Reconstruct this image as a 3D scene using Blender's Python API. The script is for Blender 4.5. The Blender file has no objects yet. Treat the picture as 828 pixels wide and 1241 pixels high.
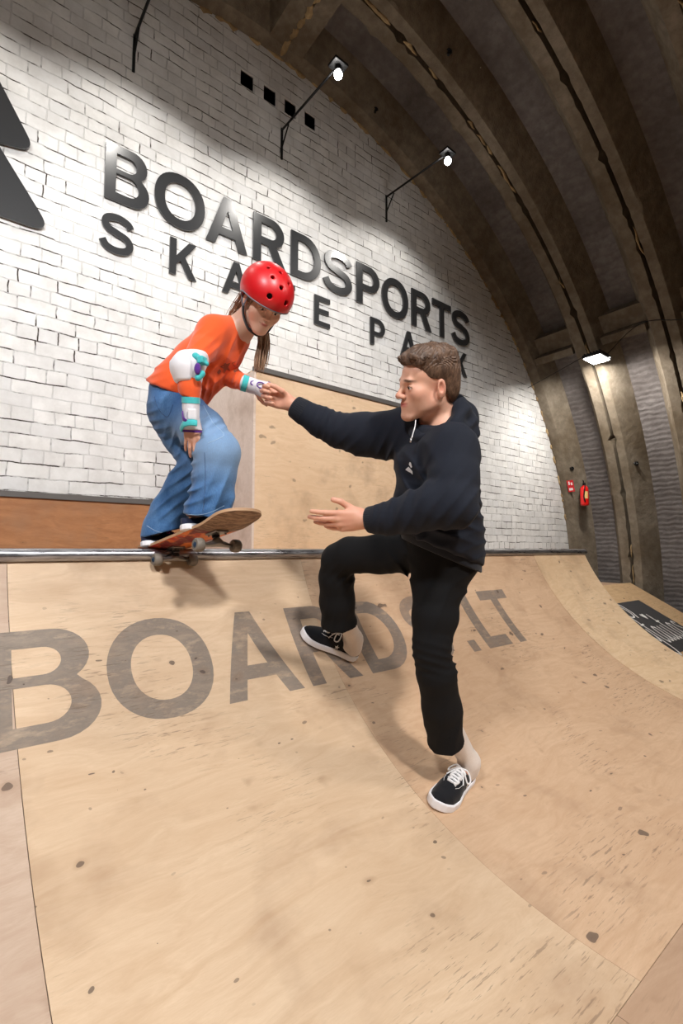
EXPOSURE = 0.24
import bpy, bmesh, math, random
import numpy as np
from math import sin, cos, pi, radians, sqrt, atan2
from mathutils import Vector, Matrix
rnd = random.Random(7)
SC = bpy.context.scene
COL = SC.collection
# ------------------------------------------------------------------ camera frame
# the camera sits at the origin while building; everything is lifted by ZO at the end
ZO = 1.75
FPX = 587.2; CX, CY = 414.0, 620.5
YAW, PIT, ROL = radians(38.459), radians(4.3273), radians(.1084)
_f = np.array([sin(YAW)*cos(PIT), cos(YAW)*cos(PIT), sin(PIT)])
_r = np.array([cos(YAW), -sin(YAW), 0.0]); _u = np.cross(_r, _f)
CR = _r*cos(ROL)+_u*sin(ROL); CU = -_r*sin(ROL)+_u*cos(ROL); CF = _f
def ray(x, y): return CR*(x-CX)/FPX - CU*(y-CY)/FPX + CF
def PD(x, y, d): return ray(x, y)*d            # point at a depth along the view direction
def onY(x, y, Y): d = ray(x, y); return d*(Y/d[1])
def onX(x, y, X): d = ray(x, y); return d*(X/d[0])
A = lambda *v: np.array(v, float)
def nrm(v): v = np.asarray(v, float); return v/(np.linalg.norm(v)+1e-12)

# ------------------------------------------------------------------ materials
MATS = {}
def srgb(r, g, b):
    f = lambda c: (c/255/12.92) if c/255 <= .04045 else ((c/255+.055)/1.055)**2.4
    return (f(r), f(g), f(b), 1)
class NT:
    def __init__(s, name):
        s.m = bpy.data.materials.new(name); s.m.use_nodes = True
        s.t = s.m.node_tree; s.t.nodes.clear()
        s.out = s.t.nodes.new('ShaderNodeOutputMaterial'); s.b = s.t.nodes.new('ShaderNodeBsdfPrincipled')
        s.t.links.new(s.b.outputs[0], s.out.inputs[0])
        MATS[name] = s.m
    def n(s, typ, ins=None, **props):
        nd = s.t.nodes.new('ShaderNode'+typ)
        for k, v in props.items(): setattr(nd, k, v)
        for k, v in (ins or {}).items(): s.put(nd.inputs[k], v)
        return nd
    def put(s, sock, v):
        if isinstance(v, bpy.types.NodeSocket): s.t.links.new(v, sock)
        elif isinstance(v, bpy.types.Node): s.t.links.new(v.outputs[0], sock)
        else:
            if hasattr(sock.default_value, '__len__') and hasattr(v, '__len__') and len(v) != len(sock.default_value): v = v[:len(sock.default_value)]
            sock.default_value = v
    def set(s, **kw):
        for k, v in kw.items(): s.put(s.b.inputs[k.replace('_', ' ')], v)
    def obj(s): return s.n('TexCoord').outputs['Object']
    def mapv(s, scale=(1, 1, 1), loc=(0, 0, 0), rot=(0, 0, 0), vec=None):
        return s.n('Mapping', {'Vector': vec or s.obj(), 'Scale': scale, 'Location': loc, 'Rotation': rot}).outputs[0]
    def noise(s, scale, detail=4, rough=.55, vec=None, dist=0, color=False):
        nd = s.n('TexNoise', {'Vector': vec or s.obj(), 'Scale': scale, 'Detail': detail, 'Roughness': rough, 'Distortion': dist})
        return nd.outputs['Color' if color else 'Fac']
    def ramp(s, fac, stops, interp='LINEAR'):
        nd = s.n('ValToRGB', {'Fac': fac}); cr = nd.color_ramp; cr.interpolation = interp
        while len(cr.elements) < len(stops): cr.elements.new(.5)
        for e, (p, c) in zip(cr.elements, stops):
            e.position = p; e.color = c if hasattr(c, '__len__') else (c, c, c, 1)
        return nd.outputs[0]
    def mix(s, fac, a, b, mode='MIX'):
        nd = s.n('Mix', data_type='RGBA', blend_type=mode)
        s.put(nd.inputs[0], fac); s.put(nd.inputs[6], a); s.put(nd.inputs[7], b); return nd.outputs[2]
    def math(s, op, a, b=None, c=None):
        nd = s.n('Math', operation=op); s.put(nd.inputs[0], a)
        if b is not None: s.put(nd.inputs[1], b)
        if c is not None: s.put(nd.inputs[2], c)
        return nd.outputs[0]
    def bump(s, h, strength=.3, dist=.01, normal=None):
        nd = s.n('Bump', {'Height': h, 'Strength': strength, 'Distance': dist})
        if normal: s.put(nd.inputs['Normal'], normal)
        s.put(s.b.inputs['Normal'], nd.outputs[0]); return nd.outputs[0]
def plain(name, col, rough=.5, metal=0, **kw):
    t = NT(name); t.set(Base_Color=col, Roughness=rough, Metallic=metal, **kw); return t.m

def wood(name, base, dark, light, grain=1.0, seed=0, wear=1.0, paint=None, spots=True):
    t = NT(name); loc = (seed*3.1, seed*1.7, seed*.9)
    v = t.mapv((1.2, 6, 6), loc)                                  # grain runs along the coping
    warp = t.noise(1.3, 3, .5, t.mapv((1, 1, 1), loc), color=True)
    v2 = t.n('VectorMath', {0: v, 1: warp}, operation='ADD').outputs[0]
    g1 = t.noise(3.2, 6, .6, v2, dist=1.6)
    g2 = t.noise(26, 3, .6, t.mapv((1.5, 14, 14), loc))
    big = t.noise(.9, 3, .5, t.mapv((1, 1, 1), loc))
    c = t.mix(t.ramp(g1, [(.30, 0), (.66, 1)]), dark, light)
    c = t.mix(.55, c, base)
    c = t.mix(t.ramp(g2, [(.35, .16*grain), (.6, 0)]), c, dark)
    c = t.mix(t.ramp(big, [(.38, .35), (.62, 0)]), c, dark)
    # cathedral lines of a rotary cut veneer
    wv = t.n('TexWave', {'Vector': v2, 'Scale': .8, 'Distortion': 7, 'Detail': 3, 'Detail Scale': 1.2}, wave_type='BANDS', bands_direction='Y').outputs['Fac']
    c = t.mix(t.math('MULTIPLY', t.ramp(wv, [(.0, 1), (.16, 0)]), .12*grain), c, dark)
    if paint:
        pn = t.noise(9, 5, .7, t.mapv((1, 2.5, 2.5), loc)); pm = t.ramp(pn, [(.25, .72), (.52, .97), (.7, .55)])
        c = t.mix(t.math('MULTIPLY', pm, paint[1]), c, paint[0])
    if spots:
        so = t.mapv((1.0, 1.5, 1.5), loc); wob = t.noise(9, 2, .6, color=True)
        so = t.n('VectorMath', {0: so, 1: t.n('VectorMath', {0: wob, 'Scale': .12}, operation='SCALE').outputs[0]}, operation='ADD').outputs[0]
        vo = t.n('TexVoronoi', {'Vector': so, 'Scale': 6.5, 'Randomness': 1}); r = vo.outputs['Distance']
        gate = t.ramp(t.n('SeparateColor', {0: vo.outputs['Color']}).outputs[0], [(.34, 0), (.38, 1)])
        sz = t.math('MULTIPLY', t.n('SeparateColor', {0: vo.outputs['Color']}).outputs[1], .12)
        m = t.math('MULTIPLY', t.math('LESS_THAN', r, t.math('ADD', sz, .028)), gate)
        soft = t.ramp(r, [(.05, 1), (.20, 0)])
        c = t.mix(t.math('MULTIPLY', t.math('MULTIPLY', soft, gate), .28), c, srgb(120, 84, 58))
        c = t.mix(t.math('MULTIPLY', m, .72*wear), c, srgb(70, 58, 54))
        vo2 = t.n('TexVoronoi', {'Vector': t.n('VectorMath', {0: t.mapv((1.0, 1.9, 1.9), (seed+2.3, 4, 7)), 1: t.n('VectorMath', {0: wob, 'Scale': .09}, operation='SCALE').outputs[0]}, operation='ADD').outputs[0], 'Scale': 13, 'Randomness': 1})
        sc2 = t.n('SeparateColor', {0: vo2.outputs['Color']}); m2 = t.math('MULTIPLY', t.math('LESS_THAN', vo2.outputs['Distance'], t.math('ADD', t.math('MULTIPLY', sc2.outputs[1], .12), .03)), t.math('GREATER_THAN', sc2.outputs[0], .56))
        c = t.mix(t.math('MULTIPLY', m2, t.math('MULTIPLY', sc2.outputs[2], .85*wear)), c, srgb(78, 64, 58))
        # scuffs: short streaks along the grain
        sn = t.noise(5, 3, .7, t.mapv((2.2, 26, 26), (seed+4, 2, 1)))
        sg = t.ramp(t.noise(2.2, 2, .5, t.mapv((1, 1, 1), (seed, 5, 2))), [(.50, 0), (.62, 1)])
        c = t.mix(t.math('MULTIPLY', t.math('MULTIPLY', t.ramp(sn, [(.59, 0), (.63, 1)]), sg), .5*wear), c, srgb(92, 74, 62))
        smu = t.noise(3.5, 4, .6, t.mapv((1, 1, 1), (seed+9, 1, 3)))
        c = t.mix(t.ramp(smu, [(.52, 0), (.75, .45)]), c, srgb(150, 118, 92))
    t.set(Base_Color=c, Roughness=.52, Specular_IOR_Level=.35)
    t.bump(t.math('ADD', g1, t.math('MULTIPLY', g2, .4)), .08, .004)
    return t.m

def concrete(name, base, stain, rippl=0, rough=.9, bs=.5):
    t = NT(name)
    n1 = t.noise(1.3, 6, .62); n2 = t.noise(11, 5, .6); n3 = t.noise(60, 3, .6)
    c = t.mix(t.ramp(n1, [(.35, 0), (.65, 1)]), stain, base)
    c = t.mix(t.ramp(n2, [(.4, .35), (.62, 0)]), c, tuple(x*.55 for x in stain[:3])+(1,))
    vo = t.n('TexVoronoi', {'Scale': 17, 'Vector': t.obj()}).outputs['Distance']
    pit = t.ramp(vo, [(.05, 1), (.11, 0)])
    gate = t.ramp(t.noise(3, 2), [(.5, 0), (.6, 1)])
    c = t.mix(t.math('MULTIPLY', t.math('MULTIPLY', pit, gate), .6), c, (.05, .04, .035, 1))
    h = t.math('ADD', t.math('MULTIPLY', n2, .8), t.math('MULTIPLY', n3, .25))
    if rippl:
        w = t.n('TexWave', {'Vector': t.mapv((1, 1, 1)), 'Scale': 4.2, 'Distortion': 3.5, 'Detail': 2, 'Detail Scale': 1.5}, wave_type='BANDS', bands_direction='Z').outputs['Fac']
        h = t.math('ADD', h, t.math('MULTIPLY', w, rippl))
        c = t.mix(t.math('MULTIPLY', t.ramp(w, [(.0, 1), (.35, 0)]), .18), c, tuple(x*.5 for x in stain[:3])+(1,))
    t.set(Base_Color=c, Roughness=rough, Specular_IOR_Level=.2); t.bump(h, bs, .03)
    return t.m

def brick_white(name):
    t = NT(name)
    o = t.obj(); s = t.n('SeparateXYZ', {0: o})
    v = t.n('CombineXYZ', {0: s.outputs[0], 1: s.outputs[2]}).outputs[0]
    wob = t.noise(2.4, 3, .6, color=True); wob2 = t.noise(14, 2, .6, color=True)
    w = t.n('VectorMath', {0: t.n('VectorMath', {0: wob, 1: (.5, .5, .5)}, operation='SUBTRACT').outputs[0], 'Scale': .045}, operation='SCALE').outputs[0]
    w2 = t.n('VectorMath', {0: t.n('VectorMath', {0: wob2, 1: (.5, .5, .5)}, operation='SUBTRACT').outputs[0], 'Scale': .014}, operation='SCALE').outputs[0]
    v = t.n('VectorMath', {0: v, 1: w}, operation='ADD').outputs[0]; v = t.n('VectorMath', {0: v, 1: w2}, operation='ADD').outputs[0]
    def bt(ms, sm):
        return t.n('TexBrick', {'Vector': v, 'Color1': (0, 0, 0, 1), 'Color2': (1, 1, 1, 1), 'Scale': 1, 'Mortar Size': ms, 'Mortar Smooth': sm, 'Bias': 0,
                                'Brick Width': .262, 'Row Height': .1035}, offset=.5, offset_frequency=2, squash=.52, squash_frequency=3)
    b = bt(.006, .35); b2 = bt(.0048, .1)
    mort, perb = b.outputs['Fac'], t.n('SeparateColor', {0: b.outputs['Color']}).outputs[0]
    gap = b2.outputs['Fac']
    # only some joints are open and dark, mostly the bed joints
    zf = t.math('FRACT', t.math('DIVIDE', t.n('SeparateXYZ', {0: v}).outputs[1], .1035))
    bed = t.math('GREATER_THAN', t.math('ABSOLUTE', t.math('SUBTRACT', zf, .5)), .455)
    n1 = t.noise(3.1, 5, .65, t.mapv((1.0, 1, 2.2), (3, 1, 2)))
    n2 = t.noise(2.3, 4, .7, t.mapv((1, 1, 1), (8, 1, 6)))
    openb = t.math('MULTIPLY', bed, t.ramp(n1, [(.485, 0), (.55, 1)]))
    openv = t.math('MULTIPLY', t.math('SUBTRACT', 1, bed), t.ramp(n2, [(.54, 0), (.62, 1)]))
    om = t.math('MULTIPLY', gap, t.math('ADD', openb, openv))
    faint = t.math('MULTIPLY', mort, t.ramp(t.noise(1.9, 3, .6, t.mapv((1, 1, 1), (2, 2, 8))), [(.3, .08), (.65, .30)]))
    dirt = t.noise(5, 5, .65, t.mapv((1, 1, 1), (1, 1, 1)))
    base = t.mix(perb, srgb(219, 219, 219), srgb(233, 232, 230))
    base = t.mix(t.ramp(dirt, [(.35, .6), (.6, 0)]), base, srgb(196, 194, 191))
    c = t.mix(faint, base, srgb(150, 146, 142))
    c = t.mix(t.math('MINIMUM', om, 1), c, srgb(58, 48, 42))
    chip = t.math('MULTIPLY', t.ramp(t.noise(38, 3, .7), [(.70, 0), (.74, 1)]), t.ramp(n1, [(.5, 0), (.6, 1)]))
    c = t.mix(t.math('MULTIPLY', chip, .35), c, srgb(120, 92, 72))
    t.set(Base_Color=c, Roughness=.62, Specular_IOR_Level=.3)
    h = t.math('SUBTRACT', t.math('ADD', t.math('MULTIPLY', t.noise(22, 4, .6), .25), t.math('MULTIPLY', perb, .35)),
               t.math('MULTIPLY', mort, t.math('ADD', .5, t.math('MULTIPLY', t.ramp(n1, [(.3, 0), (.6, 1)]), .7))))
    t.bump(h, .55, .012)
    return t.m

# ------------------------------------------------------------------ objects
WL = {}
def wl(o): return WL.get(o.name, Vector((0, 0, 0))) if o else Vector((0, 0, 0))
def props(o, label=None, cat=None, group=None, kind=None):
    if label: o['label'] = label
    if cat: o['category'] = cat
    if group: o['group'] = group
    if kind: o['kind'] = kind
    return o
def thing(name, loc, label, cat, group=None, kind=None):
    o = bpy.data.objects.new(name, None); COL.objects.link(o); o.location = Vector([float(x) for x in loc]); o.empty_display_size = .1
    WL[o.name] = Vector(o.location); return props(o, label, cat, group, kind)
def mob(name, V, F, mat, parent=None, smooth=False, label=None, origin=None, cattr=None):
    """vertices in build space; the object's origin is put at its own base centre"""
    V = np.asarray(V, float)
    org = Vector([float(x) for x in origin]) if origin is not None else Vector((float((V[:, 0].min()+V[:, 0].max())/2), float((V[:, 1].min()+V[:, 1].max())/2), float(V[:, 2].min())))
    me = bpy.data.meshes.new(name)
    if isinstance(F, np.ndarray):
        n = len(F); k = F.shape[1]
        me.vertices.add(len(V)); me.vertices.foreach_set('co', (V-np.array(org)).ravel().astype(np.float32))
        me.loops.add(n*k); me.loops.foreach_set('vertex_index', F.ravel().astype(np.int32))
        me.polygons.add(n); me.polygons.foreach_set('loop_start', np.arange(0, n*k, k, dtype=np.int32))
        me.update(calc_edges=True); me.validate()
    else:
        me.from_pydata([tuple(p) for p in (V-np.array(org))], [], [tuple(f) for f in F]); me.validate(); me.update()
    for m in (mat if isinstance(mat, (list, tuple)) else [mat]): me.materials.append(m)
    if smooth: me.polygons.foreach_set('use_smooth', [True]*len(me.polygons))
    if cattr is not None:
        at = me.color_attributes.new('tone', 'FLOAT_COLOR', 'POINT'); at.data.foreach_set('color', np.asarray(cattr, np.float32).ravel())
    o = bpy.data.objects.new(name, me); COL.objects.link(o)
    WL[o.name] = org
    if parent: o.parent = parent
    o.location = org-wl(parent)
    if label: o['label'] = label
    return o
class MB:
    """collects shapes into one mesh"""
    def __init__(s): s.V = []; s.F = []; s.mi = []
    def add(s, V, F, m=0):
        k = sum(len(v) for v in s.V); s.V.append(np.asarray(V, float)); s.F += [tuple(i+k for i in f) for f in F]; s.mi += [m]*len(F); return s
    def box(s, lo, hi, M=None, bev=0, m=0):
        lo, hi = A(*lo), A(*hi); bm = bmesh.new(); bmesh.ops.create_cube(bm, size=1)
        for v in bm.verts: v.co = Vector([(lo[i]+hi[i])/2+v.co[i]*(hi[i]-lo[i]) for i in range(3)])
        if bev: bmesh.ops.bevel(bm, geom=bm.edges[:], offset=bev, segments=2, affect='EDGES', profile=.5)
        return s._bm(bm, M, m)
    def _bm(s, bm, M=None, m=0):
        bm.verts.index_update(); V = np.array([v.co[:] for v in bm.verts]); F = [tuple(v.index for v in f.verts) for f in bm.faces]; bm.free()
        if M is not None: V = V@np.asarray(M[0]).T+np.asarray(M[1])
        return s.add(V, F, m)
    def tube(s, P, r, n=10, cap=True, m=0, close=False, up=None):
        P = [np.asarray(p, float) for p in P]; N = len(P); R = r if isinstance(r, (list, np.ndarray)) else [r]*N
        V = []; F = []; prev = None
        for i, p in enumerate(P):
            if close: t = nrm(P[(i+1) % N]-P[i-1])
            else: t = nrm(P[min(i+1, N-1)]-P[max(i-1, 0)])
            if prev is None: a = up if up is not None else (A(0, 0, 1) if abs(t[2]) < .9 else A(1, 0, 0))
            else: a = prev
            e = nrm(a-t*np.dot(a, t)); prev = e; b = np.cross(t, e)
            ra, rb = (R[i] if hasattr(R[i], '__len__') else (R[i], R[i]))
            for k in range(n): th = 2*pi*k/n; V.append(p+e*ra*cos(th)+b*rb*sin(th))
        for i in range(N if close else N-1):
            j = (i+1) % N
            for k in range(n): l = (k+1) % n; F.append((i*n+k, i*n+l, j*n+l, j*n+k))
        if cap and not close: F.append(tuple(range(n-1, -1, -1))); F.append(tuple((N-1)*n+k for k in range(n)))
        return s.add(V, F, m)
    def lathe(s, prof, base, axis=(0, 0, 1), n=24, m=0):
        axis = nrm(axis); a = A(1, 0, 0) if abs(axis[0]) < .8 else A(0, 1, 0); e = nrm(a-axis*np.dot(a, axis)); b = np.cross(axis, e); base = np.asarray(base, float)
        V = []; F = []
        for (r, h) in prof:
            for k in range(n): th = 2*pi*k/n; V.append(base+axis*h+(e*cos(th)+b*sin(th))*max(r, 1e-4))
        for i in range(len(prof)-1):
            for k in range(n): l = (k+1) % n; F.append((i*n+k, i*n+l, (i+1)*n+l, (i+1)*n+k))
        F.append(tuple(range(n-1, -1, -1))); F.append(tuple((len(prof)-1)*n+k for k in range(n)))
        return s.add(V, F, m)
    def build(s, name, mat, parent=None, smooth=False, label=None, origin=None):
        o = mob(name, np.vstack(s.V), s.F, mat, parent, smooth, label, origin)
        if any(s.mi) and len(o.data.polygons) == len(s.mi): o.data.polygons.foreach_set('material_index', s.mi)
        return o
def autosmooth(o, ang=35):
    me = o.data; me.polygons.foreach_set('use_smooth', [True]*len(me.polygons))
    bm = bmesh.new(); bm.from_mesh(me)
    for e in bm.edges:
        if len(e.link_faces) == 2 and e.calc_face_angle(0) > radians(ang): e.smooth = False
    bm.to_mesh(me); bm.free(); return o
def poly_fill(loops, depth=0.0):
    """2-D outlines (first outer, the rest holes) -> verts, faces; thickness along z (0..depth)"""
    cu = bpy.data.curves.new('tmp', 'CURVE'); cu.dimensions = '2D'; cu.fill_mode = 'BOTH'; cu.extrude = depth/2
    for L in loops:
        sp = cu.splines.new('POLY'); sp.points.add(len(L)-1); sp.use_cyclic_u = True
        for q, p in zip(sp.points, L): q.co = (float(p[0]), float(p[1]), 0, 1)
    o = bpy.data.objects.new('tmp', cu); COL.objects.link(o); bpy.context.view_layer.update()
    me = bpy.data.meshes.new_from_object(o); V = np.array([v.co[:] for v in me.vertices]); F = [tuple(p.vertices) for p in me.polygons]
    bpy.data.objects.remove(o); bpy.data.curves.remove(cu); bpy.data.meshes.remove(me)
    V[:, 2] += depth/2; return V, F
def catmull(P, n=8, close=False):
    P = [np.asarray(p, float) for p in P]; out = []; N = len(P)
    for i in range(N if close else N-1):
        if close: a, b, c, d = P[i-1], P[i], P[(i+1) % N], P[(i+2) % N]
        else: a, b, c, d = P[max(i-1, 0)], P[i], P[i+1], P[min(i+2, N-1)]
        for k in range(n):
            t = k/n; out.append(.5*((2*b)+(-a+c)*t+(2*a-5*b+4*c-d)*t*t+(-a+3*b-3*c+d)*t**3))
    if not close: out.append(P[-1])
    return out
def rounded(P, R, n=8):
    out = []; N = len(P); R = R if hasattr(R, '__len__') else [R]*N
    for i in range(N):
        p, a, b = A(*P[i]), A(*P[i-1]), A(*P[(i+1) % N]); r = R[i]
        if r <= 0: out.append(p); continue
        u, v = nrm(a-p), nrm(b-p); r2 = min(r, .48*np.linalg.norm(a-p), .48*np.linalg.norm(b-p)); s, e = p+u*r2, p+v*r2
        for k in range(n+1): t = k/n; out.append((1-t)**2*s+2*t*(1-t)*p+t*t*e)
    return out

# ------------------------------------------------------------------ lettering, unit cap height
def dsh(x0, y0, x1, y1, n=14, sq=1.0):
    h = (y1-y0)/2; cy = (y0+y1)/2; rx = min(h*sq, (x1-x0)); pts = [(x0, y0), (x1-rx, y0)]
    for k in range(1, n): t = -pi/2+pi*k/n; pts.append((x1-rx+rx*cos(t), cy+h*sin(t)))
    return pts+[(x1-rx, y1), (x0, y1)]
def ell(cx, cy, rx, ry, n=40, p=2.15):
    out = []
    for k in range(n): t = 2*pi*k/n; c, s_ = cos(t), sin(t); out.append((cx+rx*abs(c)**(2/p)*(1 if c > 0 else -1), cy+ry*abs(s_)**(2/p)*(1 if s_ > 0 else -1)))
    return out
def stroke(P, w, n=7):
    P = catmull([A(*p) for p in P], n); L = []; Rr = []
    for i, p in enumerate(P):
        t = nrm(P[min(i+1, len(P)-1)]-P[max(i-1, 0)]); q = A(-t[1], t[0])*w/2; L.append(p+q); Rr.append(p-q)
    return L+Rr[::-1]
def glyph(ch, s=.175):
    if ch == 'B':
        up = dsh(0, .0, .70, .555)[1:-2]; lo = [p for p in dsh(0, .485, .66, 1.0)]
        out = [(0, 0)]+[(x, y) for x, y in dsh(0, 0, .73, .56) if x > .3 and y < .53]+[(x, y) for x, y in dsh(0, .49, .685, 1.0) if x > .3 and y > .535]+[(0, 1)]
        return [out, dsh(s, s*.86, .73-s, .56-s*.36, sq=.95), dsh(s, .49+s*.5, .685-s, 1-s*.86, sq=.95)]
    if ch == 'O': return [ell(.46, .5, .46, .515), ell(.46, .5, .46-s*1.02, .515-s*.95)]
    if ch == 'A': return [[(0, 0), (.19, 0), (.265, .215), (.605, .215), (.68, 0), (.87, 0), (.525, 1), (.345, 1)], [(.318, .37), (.435, .74), (.552, .37)]]
    if ch in 'RP':
        bowl = dsh(0, .40 if ch == 'R' else .36, .70, 1.0); hole = dsh(s, (.40 if ch == 'R' else .36)+s*.86, .70-s, 1-s*.86, sq=.95)
        body = [(x, y) for x, y in bowl if x > .3]
        if ch == 'P': return [[(0, 0), (s, 0), (s, .36)]+body+[(0, 1)], hole]
        i = max(k for k, (x, y) in enumerate(body) if y < .47)
        return [[(0, 0), (s, 0), (s, .40), (.345, .40), (.535, 0), (.74, 0), (.52, .435)]+body[i:]+[(0, 1)], hole]
    if ch == 'D': return [dsh(0, 0, .78, 1.0, sq=.86), dsh(s, s*.88, .78-s, 1-s*.88, sq=.9)]
    if ch == 'S': return [stroke([(.705, .755), (.62, .865), (.39, .925), (.17, .865), (.098, .735), (.17, .60), (.39, .525), (.62, .44), (.695, .275), (.60, .13), (.37, .073), (.15, .13), (.045, .27)], s*.96)]
    if ch == 'T': return [[(.385-s/2, 0), (.385+s/2, 0), (.385+s/2, 1-s*.9), (.77, 1-s*.9), (.77, 1), (0, 1), (0, 1-s*.9), (.385-s/2, 1-s*.9)]]
    if ch == 'K': return [[(0, 0), (s, 0), (s, .30), (.29, .425), (.52, 0), (.73, 0), (.405, .56), (.71, 1), (.50, 1), (s, .54), (s, 1), (0, 1)]]
    if ch == 'E': return [[(0, 0), (.62, 0), (.62, s*.9), (s, s*.9), (s, .5-s*.4), (.57, .5-s*.4), (.57, .5+s*.45), (s, .5+s*.45), (s, 1-s*.9), (.62, 1-s*.9), (.62, 1), (0, 1)]]
    if ch == 'L': return [[(0, 0), (.56, 0), (.56, s*.95), (s, s*.95), (s, 1), (0, 1)]]
    if ch == '.': return [[(0, 0), (s, 0), (s, s), (0, s)]]
GW = dict(B=.73, O=.92, A=.87, R=.74, P=.70, D=.78, S=.79, T=.77, K=.73, E=.62, L=.56)
GW['.'] = .175
# ================================================================== implicit surfaces -> meshes
def cone(a, b, ra, rb=None):
    a, b = A(*a), A(*b); rb = ra if rb is None else rb; ab = b-a; L2 = float(ab@ab)+1e-12
    def f(P):
        t = np.clip(((P-a)@ab)/L2, 0, 1); return np.linalg.norm(P-a-t[..., None]*ab, axis=-1)-(ra+(rb-ra)*t)
    return f, (a+b)/2, sqrt(L2)/2+max(ra, rb)
def ell3(c, r, M=None):
    c, r = A(*c), A(*r); M = np.eye(3) if M is None else np.asarray(M); mn = r.min()
    def f(P):
        q = (P-c)@M; k0 = np.linalg.norm(q/r, axis=-1); k1 = np.linalg.norm(q/(r*r), axis=-1)+1e-9
        return np.where(k0 < .3, (k0-1)*mn, k0*(k0-1)/k1)
    return f, c, r.max()
def loft(st, e1):
    """stations (centre, r1 along e1, r2 across)"""
    cs = [A(*s[0]) for s in st]; rr = [(s[1], s[2]) for s in st]; e1 = nrm(e1); segs = []
    for i in range(len(cs)-1):
        ax = nrm(cs[i+1]-cs[i]); u = nrm(e1-ax*np.dot(e1, ax)); v = np.cross(ax, u); segs.append((cs[i], cs[i+1]-cs[i], u, v, ax, rr[i], rr[i+1]))
    def f(P):
        out = None
        for a, ab, u, v, ax, (r1, r2), (s1, s2) in segs:
            L2 = float(ab@ab); t = np.clip(((P-a)@ab)/L2, 0, 1); q = P-a-t[..., None]*ab; R1 = r1+(s1-r1)*t; R2 = r2+(s2-r2)*t
            w = (q@ax); m = np.minimum(R1, R2); d = (np.sqrt(((q@u)/R1)**2+((q@v)/R2)**2+(w/m)**2)-1)*m
            out = d if out is None else smin(out, d, .02)
        return out
    lo = np.min(cs, 0); hi = np.max(cs, 0); return f, (lo+hi)/2, np.linalg.norm(hi-lo)/2+max(max(r) for r in rr)
def rbox(c, h, M, r):
    c, h, M = A(*c), A(*h), np.asarray(M)
    def f(P):
        q = np.abs((P-c)@M)-(h-r); return np.linalg.norm(np.maximum(q, 0), axis=-1)+np.minimum(q.max(-1), 0)-r
    return f, c, np.linalg.norm(h)
def plane(p, n): p, n = A(*p), nrm(n); return (lambda P: (P-p)@n), p, 1e9
def smin(a, b, k):
    if k <= 0: return np.minimum(a, b)
    h = np.maximum(k-np.abs(a-b), 0)/k; return np.minimum(a, b)-h*h*k*.25
class SDF:
    def __init__(s): s.ops = []; s.packs = []
    def u(s, prim, k=.0): s.ops.append(('u', prim, k)); return s
    def s(s, prim, k=.0): s.ops.append(('s', prim, k)); return s
    def i(s, prim, k=.0): s.ops.append(('i', prim, k)); return s
    def chain(s, P, R, k=.01, k2=None):
        for i in range(len(P)-1): s.u(cone(P[i], P[i+1], R[i], R[i+1]), k if i == 0 or k2 is None else k2)
        return s
    def fold(s, c, R, d, wl_, amp, seed=0, e=None):
        s.packs.append((A(*c), R, nrm(d)*2*pi/wl_, amp, seed, nrm(e) if e is not None else None)); return s
    def __call__(s, P, c=None, rad=None):
        d = np.full(P.shape[:-1], 9.0)
        for o, (f, pc, pr), k in s.ops:
            if c is not None and o in 'us':
                if np.linalg.norm(c-pc)-pr > rad+k+.03: continue
            v = f(P)
            if o == 'u': d = smin(d, v, k)
            elif o == 's': d = -smin(-d, v, k)
            else: d = -smin(-d, -v, k)
        for pc, R, w, amp, seed, e in s.packs:
            if c is not None and np.linalg.norm(c-pc) > rad+2.2*R: continue
            q = P-pc; g = np.exp(-(q*q).sum(-1)/(R*R)); n_ = noise3(P, 9, seed)*1.3+noise3(P, 21, seed+1)*.45
            ph = q@w+n_*2.0+(((q@e)/R)**2*2.0 if e is not None else 0)
            d = d-amp*g*((1-np.abs(np.sin(ph*.5)))**1.3*1.6-.6)
        return d
def noise3(P, f, seed=0):
    r = np.random.RandomState(100+int(seed)); o = 0
    for i in range(4):
        w = nrm(r.randn(3))*f*(.7+.6*r.rand()); o = o+np.sin(P@w+r.rand()*6.28)
    return o/3
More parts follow.
